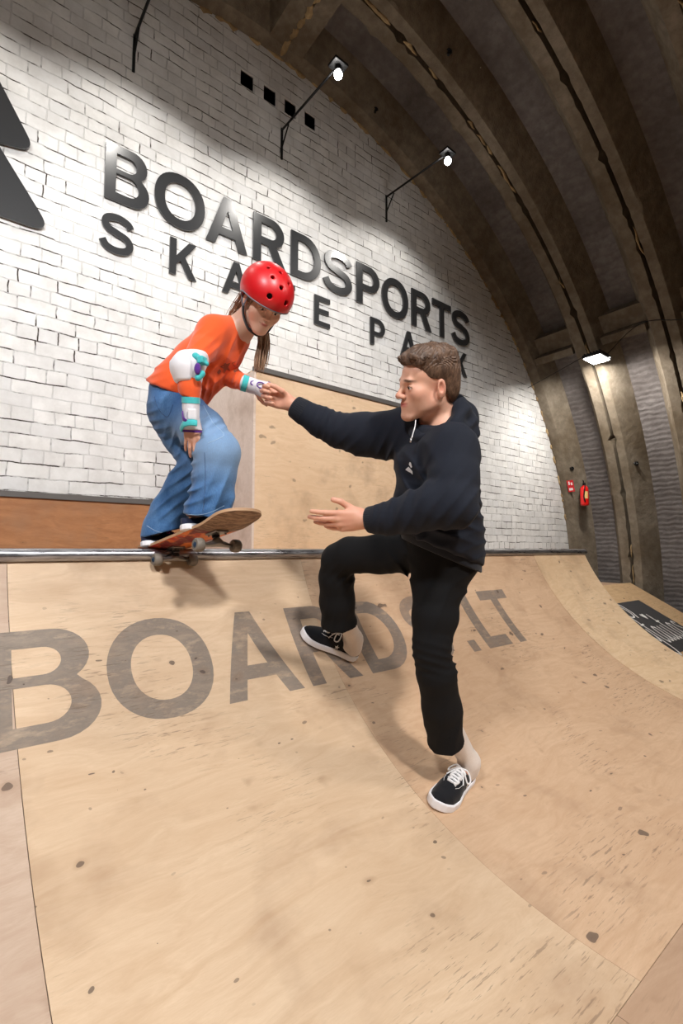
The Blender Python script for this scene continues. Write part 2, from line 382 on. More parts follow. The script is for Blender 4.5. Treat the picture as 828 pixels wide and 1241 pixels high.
def meshify(sd, h, lo, hi, B=20, act_k=1.3):
    """surface nets over the active blocks only"""
    lo = A(*lo); nb = np.ceil((A(*hi)-lo)/(h*B)).astype(int); g = np.stack(np.meshgrid(*[np.arange(n) for n in nb], indexing='ij'), -1).reshape(-1, 3)
    cen = lo+(g+.5)*B*h; rad = B*h*.866; d = sd(cen); act = g[np.abs(d) < rad*act_k+.02]
    N = (nb*B+2).astype(np.int64); ax = np.arange(B+1); I = np.stack(np.meshgrid(ax, ax, ax, indexing='ij'), -1)
    ck = []; cv = []; eds = [[], [], []]
    key = lambda q: (q[..., 0]*N[1]+q[..., 1])*N[2]+q[..., 2]
    corner = [(i, j, k) for i in (0, 1) for j in (0, 1) for k in (0, 1)]
    E = [(a, b) for a in corner for b in corner if a < b and sum(abs(a[i]-b[i]) for i in range(3)) == 1]
    for b in act:
        gi = b*B+I; P = lo+gi*h; f = sd(P, lo+(b+.5)*B*h, rad); s = f < 0
        if s.all() or not s.any(): continue
        sub = lambda c: (slice(c[0], B+c[0]), slice(c[1], B+c[1]), slice(c[2], B+c[2]))
        cnt = np.zeros((B, B, B)); acc = np.zeros((B, B, B, 3))
        for a, c in E:
            fa, fc = f[sub(a)], f[sub(c)]; m = (fa < 0) != (fc < 0); t = np.where(m, fa/(fa-fc+1e-20), 0)
            for q in range(3): acc[..., q] += m*(a[q]+(c[q]-a[q])*t)
            cnt += m
        m = cnt > 0
        if not m.any(): continue
        ci = gi[:B, :B, :B][m]; ck.append(key(ci)); cv.append(lo+(ci+acc[m]/cnt[m][:, None])*h)
        for q in range(3):
            e = [0, 0, 0]; e[q] = 1; f0, f1 = s[sub((0, 0, 0))], s[sub(tuple(e))]; mm = f0 != f1
            if mm.any(): eds[q].append(np.c_[gi[:B, :B, :B][mm], f0[mm]])
    ck = np.concatenate(ck); cv = np.concatenate(cv); o = np.argsort(ck); ck = ck[o]; cv = cv[o]; F = []
    for q in range(3):
        if not eds[q]: continue
        e = np.concatenate(eds[q]); p = e[:, :3]; fl = e[:, 3].astype(bool); u, v = (q+1) % 3, (q+2) % 3; idx = []; ok = np.ones(len(p), bool)
        for du, dv in ((0, 0), (-1, 0), (-1, -1), (0, -1)):
            c = p.copy(); c[:, u] += du; c[:, v] += dv; k = key(c); j = np.clip(np.searchsorted(ck, k), 0, len(ck)-1); ok &= ck[j] == k; idx.append(j)
        Q = np.stack(idx, 1); Q[~fl] = Q[~fl][:, ::-1]; F.append(Q[ok])
    return cv, np.concatenate(F)
def smooth_mesh(V, F, it=1, lam=.5):
    for _ in range(it):
        s = np.zeros_like(V); n = np.zeros(len(V))
        for k in range(4):
            a, b = F[:, k], F[:, (k+1) % 4]
            for x, y in ((a, b), (b, a)):
                for q in range(3): s[:, q] += np.bincount(x, V[y, q], len(V))
                n += np.bincount(x, minlength=len(V))
        V = V*(1-lam)+lam*s/np.maximum(n, 1)[:, None]
    return V
class Fr:
    """local frame: x = own right, y = forward, z = up"""
    def __init__(s, o, fwd, up, sc=1.0):
        s.o = A(*o); s.y = nrm(fwd); up = A(*up); s.z = nrm(up-s.y*(up@s.y)); s.x = np.cross(s.y, s.z); s.M = np.c_[s.x, s.y, s.z]; s.k = sc
    def p(s, x, y, z): return s.o+s.M@(A(x, y, z)*s.k)
    def loc(s, P): return ((P-s.o)@s.M)/s.k
    def el(s, c, r, rot=None):
        M = s.M if rot is None else s.M@rot
        return ell3(s.p(*c), A(*r)*s.k, M)
    def co(s, a, b, ra, rb=None): return cone(s.p(*a), s.p(*b), ra*s.k, (ra if rb is None else rb)*s.k)
def rot(ax, deg):
    return np.array(Matrix.Rotation(radians(deg), 3, ax))
def viewdir(px, py, right, down, away):
    v = nrm(ray(px, py)); r_ = nrm(CR-v*(CR@v)); d_ = np.cross(v, r_); return r_*right+d_*down+v*away

# ------------------------------------------------------------------ people parts
def head_sdf(S, H, neck, child=False, k0=.012):
    ja = .80 if child else 1.0
    S.u(H.el((0, -.018, .034), (.074, .095, .084)), k0)
    S.u(H.el((0, .030, .034), (.062, .060, .058)), .02)
    S.u(H.el((0, .030, -.036), (.058*ja, .056, .072)), .025)
    for s in (-1, 1):
        S.u(H.co((s*.054*ja, -.004, -.055), (s*.017, .070, -.103), .017, .016), .028)
        S.u(H.el((s*.043, .055, -.026), (.024, .027, .026)), .02)
    S.u(H.el((0, .078, -.103), (.019*ja, .016, .015)), .014)
    if child: S.u(H.el((0, .062, -.064), (.028, .0275, .032)), .032)
    else: S.u(H.el((0, .070, -.066), (.029, .0245, .027)), .018)
    br = .0 if not child else .004
    for s in (-1, 1): S.u(H.co((s*.030, .082-br, .014), (0, .090-br, .009), .011-br*.5, .009-br*.3), .014)
    if child:
        for s in (-1, 1): S.u(H.el((s*.034, .047, -.040), (.024, .027, .030)), .025)
        S.u(H.el((0, .040, .03), (.060, .054, .055)), .02)
    for s in (-1, 1): S.s(H.el((s*.031, .099, -.005), (.019, .017, .0125 if not child else .011)), .012)
    nl = .015 if not child else .005
    S.u(H.co((0, .088, .002), (0, .092+nl, -.030), .0075*ja**1.5, .0095*ja), .012)
    S.u(H.el((0, .094+nl, -.034), (.0105*ja, .0105*ja, .0095*ja)), .006)
    for s in (-1, 1):
        S.u(H.el((s*.0125*ja, .098-(.004 if child else 0), -.037), (.008*ja, .0105*ja, .0085*ja)), .006)
        S.s(H.el((s*.0065, .104-(.006 if child else 0), -.0445+(.002 if child else 0)), (.0036*ja, .0055, .004*ja)), .003)
    for s in (-1, 1): S.u(H.co((s*.014*ja, .0880, -.0587), (0, .0940, -.0574), .0034, .0044), .006)
    S.u(H.co((-.012*ja, .0885, -.0685), (.012*ja, .0885, -.0685), .0050), .007)
    up = .0035 if not child else 0.0
    for s in (-1, 1): S.s(H.co((0, .0975, -.0632), (s*(.026 if not child else .018), .0845 if not child else .0875, -.0632+up), .0014, .0012), .002)
    for s in (-1, 1):
        if not child: S.u(H.el((s*.039, .030, -.056), (.021, .032, .030)), .025)
        c = A(s*.0305, .0745, -.0058)
        S.u(H.el(c, (.0165, .0150, .0135)), .005)
        S.s(H.el(c+A(s*-.0005, .0125, -.0015), (.0140, .0105, 0.0046 if not child else .0040), rot('Y', s*5)), .0012)
        S.s(H.el(c+A(0, .0115, .0085), (.0150, .0060, .0016)), .003)
    for s in (-1, 1):
        R = rot('Z', s*-16)@rot('X', -8)
        S.u(H.el((s*.079, -.012, -.010), (.0085, .0185, .0315), R), .008)
        S.s(H.el((s*.0885, -.0075, -.005), (.0095, .0095, .0185), R), .003)
        S.u(H.co((s*.077, -.002, -.028), (s*.078, -.006, -.040), .007, .005), .006)
    S.u(cone(H.p(0, -.028, -.055), neck, .056*H.k, .058*H.k), .03)
def lash_mouth_shade(q, c):
    w_ = q[:, 2]+.0632-.0035*np.clip(np.abs(q[:, 0])/.025, 0, 1)**1.5; c[:, 1] = np.maximum(c[:, 1], np.exp(-(w_/.0013)**2)*(np.abs(q[:, 0]) < .024)*(q[:, 1] > .06)*.45)  # shade of the mouth crevice painted as a dark line into the tone
    for s in (-1, 1):
        x = (q[:, 0]-s*.0305)/.0150; z = q[:, 2]+.0073-.0048*np.sqrt(np.clip(1-x*x, 0, 1)); c[:, 1] = np.maximum(c[:, 1], np.exp(-(z/.0017)**2)*(np.abs(x) < 1.05)*(q[:, 1] > .07)*(q[:, 1] < .098)*.9)
def eyes(H, parent, iris):
    for s in (-1, 1):
        c = H.p(s*.0305, .0745, -.0058); m = MB(); m.lathe([(.0001, -.0125)]+[(.0125*sin(pi*i/12), -.0125*cos(pi*i/12)) for i in range(1, 12)]+[(.0001, .0125)], c, H.y, 20)
        m.V = [v*1.0 if H.k == 1 else c+(v-c)*H.k for v in m.V]
        e = m.build('eye', MATS['eye_white'], parent, True)
        g = nrm(H.y*1+H.z*-.18); q = MB(); q.lathe([(.0058*H.k, .0111*H.k), (.0040*H.k, .0122*H.k), (.0026*H.k, .01275*H.k)], c, g, 18); q.build('iris', MATS[iris], e, True, label='dark iris')
def hand_sdf(S, O, y, z, side, curl, thumb, sc=1.0, spread=1.0, k=.006, deep=.03):
    """side +1 right, -1 left; y along the fingers, z out of the back of the hand"""
    H = Fr(O, y, z, sc); s = -side; fx = lambda v: (v[0]*s, v[1], v[2])   # local +x in fx() = thumb side
    P = lambda *v: H.p(*fx(v)); kn = [(.028, .088, .002), (.0095, .092, .004), (-.0095, .087, .002), (-.027, .078, -.003)]
    base = [(.016, .012, 0), (.006, .010, .002), (-.005, .010, .001), (-.015, .012, -.002)]; Ls = [(.043, .025, .021), (.047, .029, .022), (.043, .027, .021), (.034, .021, .019)]
    rr = [.0092, .0094, .0089, .0079]
    S.u(H.el(fx((0, .048, -.003)), (.036, .048, .0145)), .010)
    for b, q, r in zip(base, kn, rr): S.u(cone(P(*b), P(*q), .0125*sc, (r+.0012)*sc), .010)
    S.u(H.el(fx((.022, .030, -.012)), (.016, .028, .013)), .012)
    tips = []
    for i, (q, L, r) in enumerate(zip(kn, Ls, rr)):
        a = 0; p = A(*q); sp = radians((1.5-i)*4.5*spread); c = curl[i] if hasattr(curl[0], '__len__') else curl
        for j, l in enumerate(L):
            a += radians(c[j]); d = A(sin(sp)*cos(a), cos(a)*cos(sp), -sin(a)); n_ = p+d*l; r0 = r*(1-.08*j); S.u(cone(P(*p), P(*n_), r0*sc, r0*.93*sc), (k if j == 0 else .003)*sc); p = n_
        tips.append((P(*p), H.M@(A(*fx((0, 1, 0)))*0+A(*fx(tuple(np.cross(A(1, 0, 0), d)))))))
    p = A(.018, .022, -.008)
    for j, (d, l, r) in enumerate(zip(thumb, (.040, .032, .026), (.0135, .0112, .0098))):
        n_ = p+nrm(d)*l; S.u(cone(P(*p), P(*n_), r*sc, r*.9*sc), (.010 if j == 0 else .004)*sc); p = n_
    S.u(cone(P(0, .012, 0), P(0, -.05, 0), .026*sc, .027*sc), .016)
    return H, P(*p)
def box_of(*pts, m=.12):
    P = np.array([A(*p) for p in pts]); return P.min(0)-m, P.max(0)+m
def part(name, S, h, pts, mat, parent, m=.12, sm=1, label=None, cattr=None, act_k=1.3):
    lo, hi = box_of(*pts, m=m); V, F = meshify(S, h, lo, hi, act_k=act_k); V = smooth_mesh(V, F, sm, .45)
    return mob(name, V, F, mat, parent, True, label, cattr=cattr(V) if cattr else None)
def blob(V, c, r, M=None):
    q = (V-c) if M is None else (V-c)@M; return np.exp(-((q/np.asarray(r))**2).sum(-1))
# shoe: local y from heel to toe, z up from the ground, x to the wearer's right
def shoe(name, O, fwd, up, side, parent, col, sole, lace, sc=1.0, label=None, star=True, sock=True):
    H = Fr(O, fwd, up, sc); s = side
    ys = A(0, .012, .04, .09, .14, .20, .245, .275, .292, .298); ws = A(.012, .027, .036, .035, .039, .0495, .046, .035, .019, .006); cx = A(0, 0, 0, 0, -.002, -.002, -.004, -.008, -.010, -.011)*s
    hs = A(.052, .060, .064, .070, .086, .064, .052, .046, .040, .034)
    W_ = lambda y: np.interp(y, ys, ws); C_ = lambda y: np.interp(y, ys, cx); HH = lambda y: np.interp(y, ys, hs)
    def fs(P):
        q = H.loc(P); y = q[..., 1]; yc = np.clip(y, 0, .298); d2 = np.hypot(np.maximum(np.abs(q[..., 0]-C_(yc))-W_(yc)*1.0, -1), 0)*np.sign(np.abs(q[..., 0]-C_(yc))-W_(yc)); d2 = np.maximum(d2*.8, np.maximum(-y, y-.298))
        toe = np.clip((y-.22)/.08, 0, 1)**2*.012; z = q[..., 2]-toe; dz = np.maximum(-z, z-.030-.006*np.clip((y-.24)/.05, 0, 1)); r = .004
        a, b = d2-.0035+r, dz+r; return (np.hypot(np.maximum(a, 0), np.maximum(b, 0))+np.minimum(np.maximum(a, b), 0)-r)*sc
    So = SDF().u((fs, H.p(0, .15, .02), .19*sc))
    def fu(P):
        q = H.loc(P); y = q[..., 1]; yc = np.clip(y, .002, .296); w = W_(yc)-.0015; h_ = HH(yc); z = q[..., 2]-.014; t = np.clip(z/h_, 0, 1)
        k_ = (np.abs((q[..., 0]-C_(yc))/w)**2.6+np.abs(np.clip(z, -9, 9)/h_)**2.6)**(1/2.6); d = (k_-1)*np.minimum(w, h_)*.7
        return np.maximum(np.maximum(d, (.0-y)), y-.296)*sc
    Su = SDF().u((fu, H.p(0, .15, .04), .2*sc)); Su.s(H.el((0, .058, .088), (.033, .062, .040)), .006); Su.i(plane(H.p(0, 0, .012), -H.z))
    root = part(name, Su, .0035*sc, [H.p(0, 0, 0), H.p(0, .3, .08)], col, parent, m=.07, sm=1, label=label)
    part('sole', So, .0035*sc, [H.p(0, 0, 0), H.p(0, .3, .03)], sole, root, m=.07, sm=1, label='white rubber sole')
    surf = lambda x, y: .014+HH(y)*(1-abs((x-C_(y))/(W_(y)-.0015))**2.6)**(1/2.6)+.001
    m = MB(); rr = .0029*sc
    for i in range(6):
        y0 = .138+i*.0125; a = .021 if i < 5 else .018
        P = [H.p(x, y0+(.010 if (x*(-1)**i) > 0 else -.0)*abs(x)/.02, surf(x, y0)) for x in np.linspace(-a, a, 7)]; m.tube(P, (rr*1.5, rr*.8), 7)
        P = [H.p(x, y0+.006-(.010 if (x*(-1)**i) > 0 else 0)*abs(x)/.02, surf(x, y0)+.001) for x in np.linspace(-a, a, 7)]; m.tube(P, (rr*1.5, rr*.8), 7)
    for q in (-1, 1):
        P = catmull([H.p(0, .142, surf(0, .142)+.005), H.p(q*.022, .128, surf(.0, .14)+.000), H.p(q*.043, .132, surf(0, .14)-.024), H.p(q*.040, .150, surf(0, .15)-.024), H.p(q*.018, .150, surf(.018, .15)+.006), H.p(0, .146, surf(0, .146)+.007)], 5); m.tube(P, rr, 7)
        P = catmull([H.p(0, .145, surf(0, .145)+.007), H.p(q*.018, .160, surf(.018, .16)+.006), H.p(q*.035, .178, surf(.035, .178)+.004)], 5); m.tube(P, rr*.9, 7)
    m.lathe([(.001, -.004*sc), (.006*sc, 0), (.001, .006*sc)], H.p(0, .143, surf(0, .143)+.005), H.z, 8)
    m.build('shoelace', lace, root, True, label='white shoelace tied in a bow' if lace is MATS.get('lace_white') else None)
    if star:
        for q in (-1, 1):
            pts = []; 
            for i in range(10):
                a = pi/2+i*pi/5; r_ = .013 if i % 2 == 0 else .0055; pts.append((r_*cos(a), r_*sin(a)))
            V = []; yc = .120
            for x, z in pts+[(0, 0)]:
                yy = yc+x; zz = .042+z; xx = C_(yy)+q*((W_(yy)-.0015)*(1-min((zz-.014)/HH(yy), .98)**2.6)**(1/2.6)+.0012); V.append(H.p(xx, yy, zz))
            MB().add(V, [(i, (i+1) % 10, 10) if q > 0 else ((i+1) % 10, i, 10) for i in range(10)]).build('star_emblem', MATS['cloth_white'], root, label='small white star')
        for q in (-1, 1):
            m = MB(); P = [H.p(C_(y_)+q*x_, y_, surf(C_(y_)+q*x_, y_)+.0006) for x_, y_ in [(.024, .215), (.031, .20), (.033, .18), (.031, .16)]]; m.tube(P, .0008*sc, 5); m.build('stitching', MATS['cloth_white'], root)
    return H, root
def skin(name, base, red):
    t = NT(name); at = t.n('Attribute', attribute_name='tone').outputs['Color']; sp = t.n('SeparateColor', {0: at})
    n1 = t.noise(30, 4, .6); c = t.mix(t.ramp(n1, [(.35, .25), (.65, 0)]), base, red)
    c = t.mix(sp.outputs[0], c, red); c = t.mix(sp.outputs[1], c, srgb(70, 48, 34)); c = t.mix(sp.outputs[2], c, srgb(186, 88, 84))
    t.set(Base_Color=c, Roughness=.48, Subsurface_Weight=.12, Subsurface_Radius=(.012, .005, .003), Subsurface_Scale=.5, Specular_IOR_Level=.4); t.bump(t.noise(260, 2), .06, .0015); return t.m
skin('skin_man', srgb(222, 172, 146), srgb(206, 130, 108)); skin('skin_girl', srgb(228, 184, 160), srgb(214, 146, 124))
def cloth(name, c1, c2, scale=600, bump=.15, rough=.85, sheen=.3, big=.3):
    t = NT(name); n1 = t.noise(7, 4, .6); w = t.noise(scale, 2, .6)
    c = t.mix(t.ramp(n1, [(.35, big), (.65, 0)]), c1, c2); c = t.mix(t.ramp(w, [(.35, .35), (.65, 0)]), c, c2)
    t.set(Base_Color=c, Roughness=rough, Sheen_Weight=sheen, Sheen_Roughness=.5, Specular_IOR_Level=.25); t.bump(t.math('ADD', w, t.math('MULTIPLY', t.noise(60, 3), .6)), bump, .002); return t.m
cloth('hoodie_cloth', srgb(27, 31, 42), srgb(17, 20, 29), sheen=.03); cloth('rib_knit', srgb(29, 32, 40), srgb(18, 20, 27), 250, .3, sheen=.1)
cloth('trouser_cloth', srgb(13, 13, 15), srgb(8, 8, 10), sheen=0, rough=.85); cloth('sock_cloth', srgb(226, 214, 204), srgb(200, 186, 176), 300, .25)
cloth('shoe_canvas', srgb(22, 23, 29), srgb(14, 15, 19), 500, .2, sheen=.1); cloth('shoe_navy', srgb(38, 44, 68), srgb(26, 30, 50), 500, .2, sheen=.1)
cloth('orange_jersey', srgb(238, 98, 44), srgb(222, 74, 28), 500, .12); cloth('cloth_white', srgb(232, 230, 230), srgb(214, 210, 210)); cloth('lace_white', srgb(238, 236, 236), srgb(212, 210, 212))
cloth('lace_pink', srgb(206, 44, 130), srgb(160, 28, 100)); cloth('teal_webbing', srgb(74, 190, 192), srgb(50, 160, 164), 350, .25); cloth('purple_cloth', srgb(92, 44, 140), srgb(70, 30, 110), 350, .2)
cloth('black_webbing', srgb(30, 28, 28), srgb(18, 17, 17), 350, .25); cloth('grey_webbing', srgb(104, 104, 116), srgb(80, 80, 92), 350, .25); cloth('pad_cloth', srgb(222, 218, 222), srgb(200, 196, 202), 300, .2)
t = NT('denim'); n1 = t.noise(5, 5, .65, t.mapv((1, 1, .5))); w = t.noise(420, 2, .7, t.mapv((1, 1, .25)))
c = t.mix(t.ramp(n1, [(.38, 0), (.66, 1)]), srgb(54, 98, 150), srgb(98, 142, 190)); c = t.mix(t.ramp(w, [(.35, .5), (.65, 0)]), c, srgb(48, 78, 122))
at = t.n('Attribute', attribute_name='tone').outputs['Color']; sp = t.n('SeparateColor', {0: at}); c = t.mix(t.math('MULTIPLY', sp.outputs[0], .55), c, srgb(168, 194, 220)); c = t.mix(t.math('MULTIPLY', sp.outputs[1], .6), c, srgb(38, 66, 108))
t.set(Base_Color=c, Roughness=.85, Specular_IOR_Level=.2, Sheen_Weight=.15); t.bump(w, .2, .002)
def hairm(name, a, b, sc=90):
    t = NT(name); n1 = t.noise(sc, 4, .7, t.mapv((1, 1, .35))); n2 = t.noise(14, 3)
    c = t.mix(t.ramp(n1, [(.35, 0), (.65, 1)]), a, b); c = t.mix(t.ramp(n2, [(.4, .4), (.65, 0)]), c, tuple(x*.5 for x in a[:3])+(1,))
    t.set(Base_Color=c, Roughness=.5, Specular_IOR_Level=.4); t.bump(n1, .6, .004); return t.m
hairm('hair_brown', srgb(70, 50, 38), srgb(122, 94, 74)); hairm('hair_fair', srgb(140, 104, 78), srgb(196, 160, 128))
plain('eye_white', srgb(225, 220, 216), .25); plain('iris_dark', srgb(40, 34, 30), .2); plain('chain_gold', srgb(214, 180, 120), .3, .9); plain('silver', srgb(200, 200, 204), .3, 1)
t = NT('helmet_red'); t.set(Base_Color=srgb(204, 16, 24), Roughness=.42, Coat_Weight=.25, Coat_Roughness=.3); t.bump(t.noise(90, 3), .04, .002)
plain('helmet_liner', srgb(20, 19, 20), .9); plain('helmet_rim', srgb(120, 118, 128), .5); plain('white_plastic', srgb(232, 230, 234), .35); plain('shoe_sole', srgb(232, 230, 234), .5); plain('purple_plastic', srgb(90, 44, 140), .35)
# ================================================================== the hall
M_brick = brick_white('white_painted_brick')
M_skin = concrete('vault_concrete', srgb(122, 117, 116), srgb(96, 90, 88), rippl=.35, bs=.6)
M_rib = concrete('rib_concrete', srgb(136, 126, 112), srgb(100, 88, 72), bs=.5)
M_foam = concrete('sealing_foam', srgb(198, 174, 132), srgb(140, 116, 84), bs=.9)
M_dark = plain('dark_void', (.012, .01, .008, 1), .95)
M_floor = concrete('hall_floor', srgb(120, 116, 110), srgb(96, 92, 86))
XV, ZV, RI = 2.464, -.771, 6.024
FLOOR_Z = -1.75; YW = 4.2; YB = -9.0
def vp(R, deg, Y): a = radians(deg); return A(XV+R*cos(a), Y, ZV+R*sin(a))
A0 = -math.degrees(math.asin((ZV-FLOOR_Z)/(RI+.32)))-.6
ANG = np.arange(A0, 180-A0+.01, 1.5); A1 = ANG[-1]

# gable wall with its four vents
arch = [vp(RI+.05, a, 0)[[0, 2]] for a in ANG]; vents = [(2.095, 4.755), (2.36, 4.755), (2.615, 4.76), (2.875, 4.77)]
holes = [[(x-.072, z-.082), (x+.072, z-.082), (x+.072, z+.082), (x-.072, z+.082)] for x, z in vents]
V, F = poly_fill([[(p[0], p[1]) for p in arch]]+holes, .3)
V = np.c_[V[:, 0], YW+.3-V[:, 2], V[:, 1]]
o = mob('wall_back', V, F, M_brick, origin=(0, YW, 0)); props(o, 'whitewashed brick gable wall of the hall carrying the big lettering', 'wall', kind='structure')
M_vent = concrete('raw_brick', srgb(128, 90, 70), srgb(80, 54, 42))
for i, (x, z) in enumerate(vents):
    m = MB()
    for (a, b, c, d, e, f_) in [(-.08, -.072, 0, .28, -.09, .09), (.072, .08, 0, .28, -.09, .09), (-.08, .08, 0, .28, -.09, -.082), (-.08, .08, 0, .28, .082, .09), (-.08, .08, .25, .28, -.09, .09)]:
        m.box((x+a, YW+.012+c, z+e), (x+b, YW+.012+d, z+f_))
    o = m.build('vent_opening', M_vent)
    props(o, 'square dark vent hole high in the gable, '+['leftmost', 'second from the left', 'third from the left', 'rightmost'][i]+' of the four', 'vent', 'square vents high in the brick gable')

# vault skin
prof = [(YW+.3, RI+.33), (YB-.3, RI+.33)]
ys = np.linspace(YW+.3, YB-.3, 40); V = []; F = []
for y in ys:
    for a in ANG: V.append(vp(RI+.33, a, y))
n = len(ANG)
for i in range(len(ys)-1):
    for k in range(n-1): F.append((i*n+k, i*n+k+1, (i+1)*n+k+1, (i+1)*n+k))
k0 = len(V)
for y in (YW+.3, YB-.3):
    for a in ANG: V.append(vp(RI+.55, a, y))
for k in range(n-1): F.append((k0+k, k0+n+k, k0+n+k+1, k0+k+1))
o = mob('ceiling', V, F, M_skin, smooth=True, origin=(0, 0, 0)); props(o, 'bare grey concrete barrel vault over the hall', 'ceiling', kind='structure')

# ribs: each is two flanges meeting at an open joint
nr = np.random.RandomState(4)
fine = np.arange(A0, A1+.01, .75)
def rib(Yc, idx, first=False):
    chips = nr.rand(len(fine))
    sm = np.convolve(nr.randn(len(fine)+8), np.ones(9)/9, 'valid')
    V = []; F = []
    for j, a in enumerate(fine):
        c = .012*sm[j]*2 + (.03 if chips[j] > .9 else 0)
        c2 = .02*abs(nr.randn()) if chips[j] > .75 else .004
        if first: pr = [(Yc+.145, RI+.40), (Yc+.135, RI+.0), (Yc-.0, RI), (Yc-.02, RI+.01), (Yc-.2, RI+.36)]
        else: pr = [(Yc+.34, RI+.36), (Yc+.17+c, RI+.02), (Yc+.155, RI), (Yc+.02+c2, RI+.0), (Yc+.012, RI+.13), (Yc-.012, RI+.13), (Yc-.02-c2*.6, RI+0), (Yc-.135, RI), (Yc-.15-c*.4, RI+.015), (Yc-.33, RI+.36)]
        for y, R in pr: V.append(vp(R, a, y))
    m = len(pr)
    for j in range(len(fine)-1):
        for k in range(m-1): F.append((j*m+k, (j+1)*m+k, (j+1)*m+k+1, j*m+k+1))
    o = mob('trim_%d' % idx, V, F, M_rib, origin=(0, Yc, FLOOR_Z)); autosmooth(o, 30)
    props(o, ['concrete arch rib running along the edge of the brick gable', 'first doubled concrete arch rib out from the gable, above the flood light', 'second doubled concrete arch rib out from the gable',
              'third doubled concrete arch rib out from the gable, at the top right'][idx-1] if idx < 5 else 'doubled concrete arch rib of the hall behind the viewer', 'arch rib', kind='structure')
    return o
YR = [3.2-i*1.0 for i in range(12)]
r1 = rib(4.06, 1, True)
ribs = [rib(y, i+2) for i, y in enumerate(YR)]
for q, (yc, rb) in enumerate(zip(YR[:3], ribs[:3])):           # crumbling foam squeezed out of the joints
    m = MB(); a = A0+4
    while a < 110:
        L = nr.uniform(1.0, 4.2); steps = max(3, int(L/.5)); P = []; R = []
        dens = (.85 if a > 60 else .42) if q == 0 else .22
        if nr.rand() < dens:
            for s_ in range(steps+1):
                P.append(vp(RI+.012+.006*nr.randn(), a+L*s_/steps, yc+.008*nr.randn())); R.append((.010+.014*nr.rand(), .005+.010*nr.rand()+(0.014*nr.rand() if (a > 55 and q == 0) else 0)))
            R[0] = R[-1] = (.004, .004); m.tube(P, R, 7)
        a += L+nr.uniform(0, 2.2)
    m.build('joint_foam', M_foam, rb, True, label='yellowish foam squeezed out of the open joint')
# rough mortar along the top edge of the gable
m = MB(); a = 12.0
while a < 128:
    L = nr.uniform(.8, 3.0); steps = max(3, int(L/.4)); P = []; R = []
    for s_ in range(steps+1): P.append(vp(RI+.005+.012*nr.randn(), a+L*s_/steps, YW-.005)); R.append((.014+.018*nr.rand()*(1.6 if a > 75 else 1), .012+.012*nr.rand()))
    R[0] = R[-1] = (.004, .004); m.tube(P, R, 7); a += L+nr.uniform(.0, 1.5)
m.build('joint_foam', M_foam, r1, True, label='crumbly pale mortar along the edge of the brickwork')

# cross beams between the ribs at the haunch and at the crown
def cross(Ya, Yb, deg, w, R0, R1, split=False):
    a = radians(deg); er, et = A(cos(a), 0, sin(a)), A(-sin(a), 0, cos(a)); c = A(XV, 0, ZV); m = MB()
    segs = [(-w, -.012), (.012, w)] if split else [(-w, w)]
    for s0, s1 in segs:
        t0, t1 = (s0-(.12 if split and s0 < 0 else 0), s1+(.12 if split and s1 > .02 else 0))
        P = []
        for Y in (Ya, Yb):
            for (t, R) in ((s0, R0), (s1, R0), (t1, R1), (t0, R1)): P.append(c+er*R+et*t+A(0, Y, 0))
        m.add(P, [(0, 1, 2, 3), (7, 6, 5, 4), (0, 4, 5, 1), (1, 5, 6, 2), (2, 6, 7, 3), (3, 7, 4, 0)])
    return m
ti = 2+len(YR)
bays = [(4.02, 3.42)]+[(YR[i]-.2, YR[i+1]+.22) for i in range(5)]
for i, (ya, yb) in enumerate(bays):
    m = cross(ya, yb, 38.6, .055, RI+.02, RI+.2); m2 = cross(ya, yb, 40.4, .13, RI+.14, RI+.4); m.add(np.vstack(m2.V), m2.F)
    o = m.build('trim_%d' % ti, M_rib, origin=(7.2, (ya+yb)/2, 3.0)); ti += 1
    props(o, ['concrete cross beam on the haunch between gable rib and flood light rib', 'concrete cross beam on the haunch just right of the flood light'][i] if i < 2 else 'concrete cross beam on the haunch in bay %s' % ['three', 'four', 'five', 'six'][i-2], 'cross beam', kind='structure')
for i, (ya, yb) in enumerate([(4.2, 3.3)]+[(YR[j], YR[j+1]) for j in range(4)]):
    o = cross(ya, yb, 90, .20, RI+.0, RI+.36, True).build('trim_%d' % ti, M_rib, origin=(XV, (ya+yb)/2, RI+ZV)); ti += 1
    props(o, 'split concrete beam at the vault crown above the vents' if i == 0 else 'split concrete beam at the vault crown further from the gable', 'crown beam', kind='structure')
    if i == 0:
        m = MB(); y = 4.18
        while y > 3.3:
            L = nr.uniform(.1, .3); P = []; R = []
            for s_ in range(5): P.append(A(XV+.012*nr.randn(), y-L*s_/4, RI+ZV+.01)); R.append((.02+.012*nr.rand(), .03+.012*nr.rand()))
            R[0] = R[-1] = (.006, .006); m.tube(P, R, 7); y -= L
        m.build('joint_foam', M_foam, o, True, label='yellowish foam filling the crown joint')
# far end wall, floor
V, F = poly_fill([[(p[0], p[1]) for p in arch]], .3)
o = mob('wall_front', np.c_[V[:, 0], YB-.0-V[:, 2], V[:, 1]], F, M_brick, origin=(0, YB, 0)); props(o, 'plain end wall of the hall behind the viewer', 'wall', kind='structure')
o = MB().box((XV-6.6, YB-.3, FLOOR_Z-.2), (XV+6.6, YW+.3, FLOOR_Z)).build('floor', M_floor); props(o, 'grey concrete hall floor under the ramps', 'floor', kind='structure')

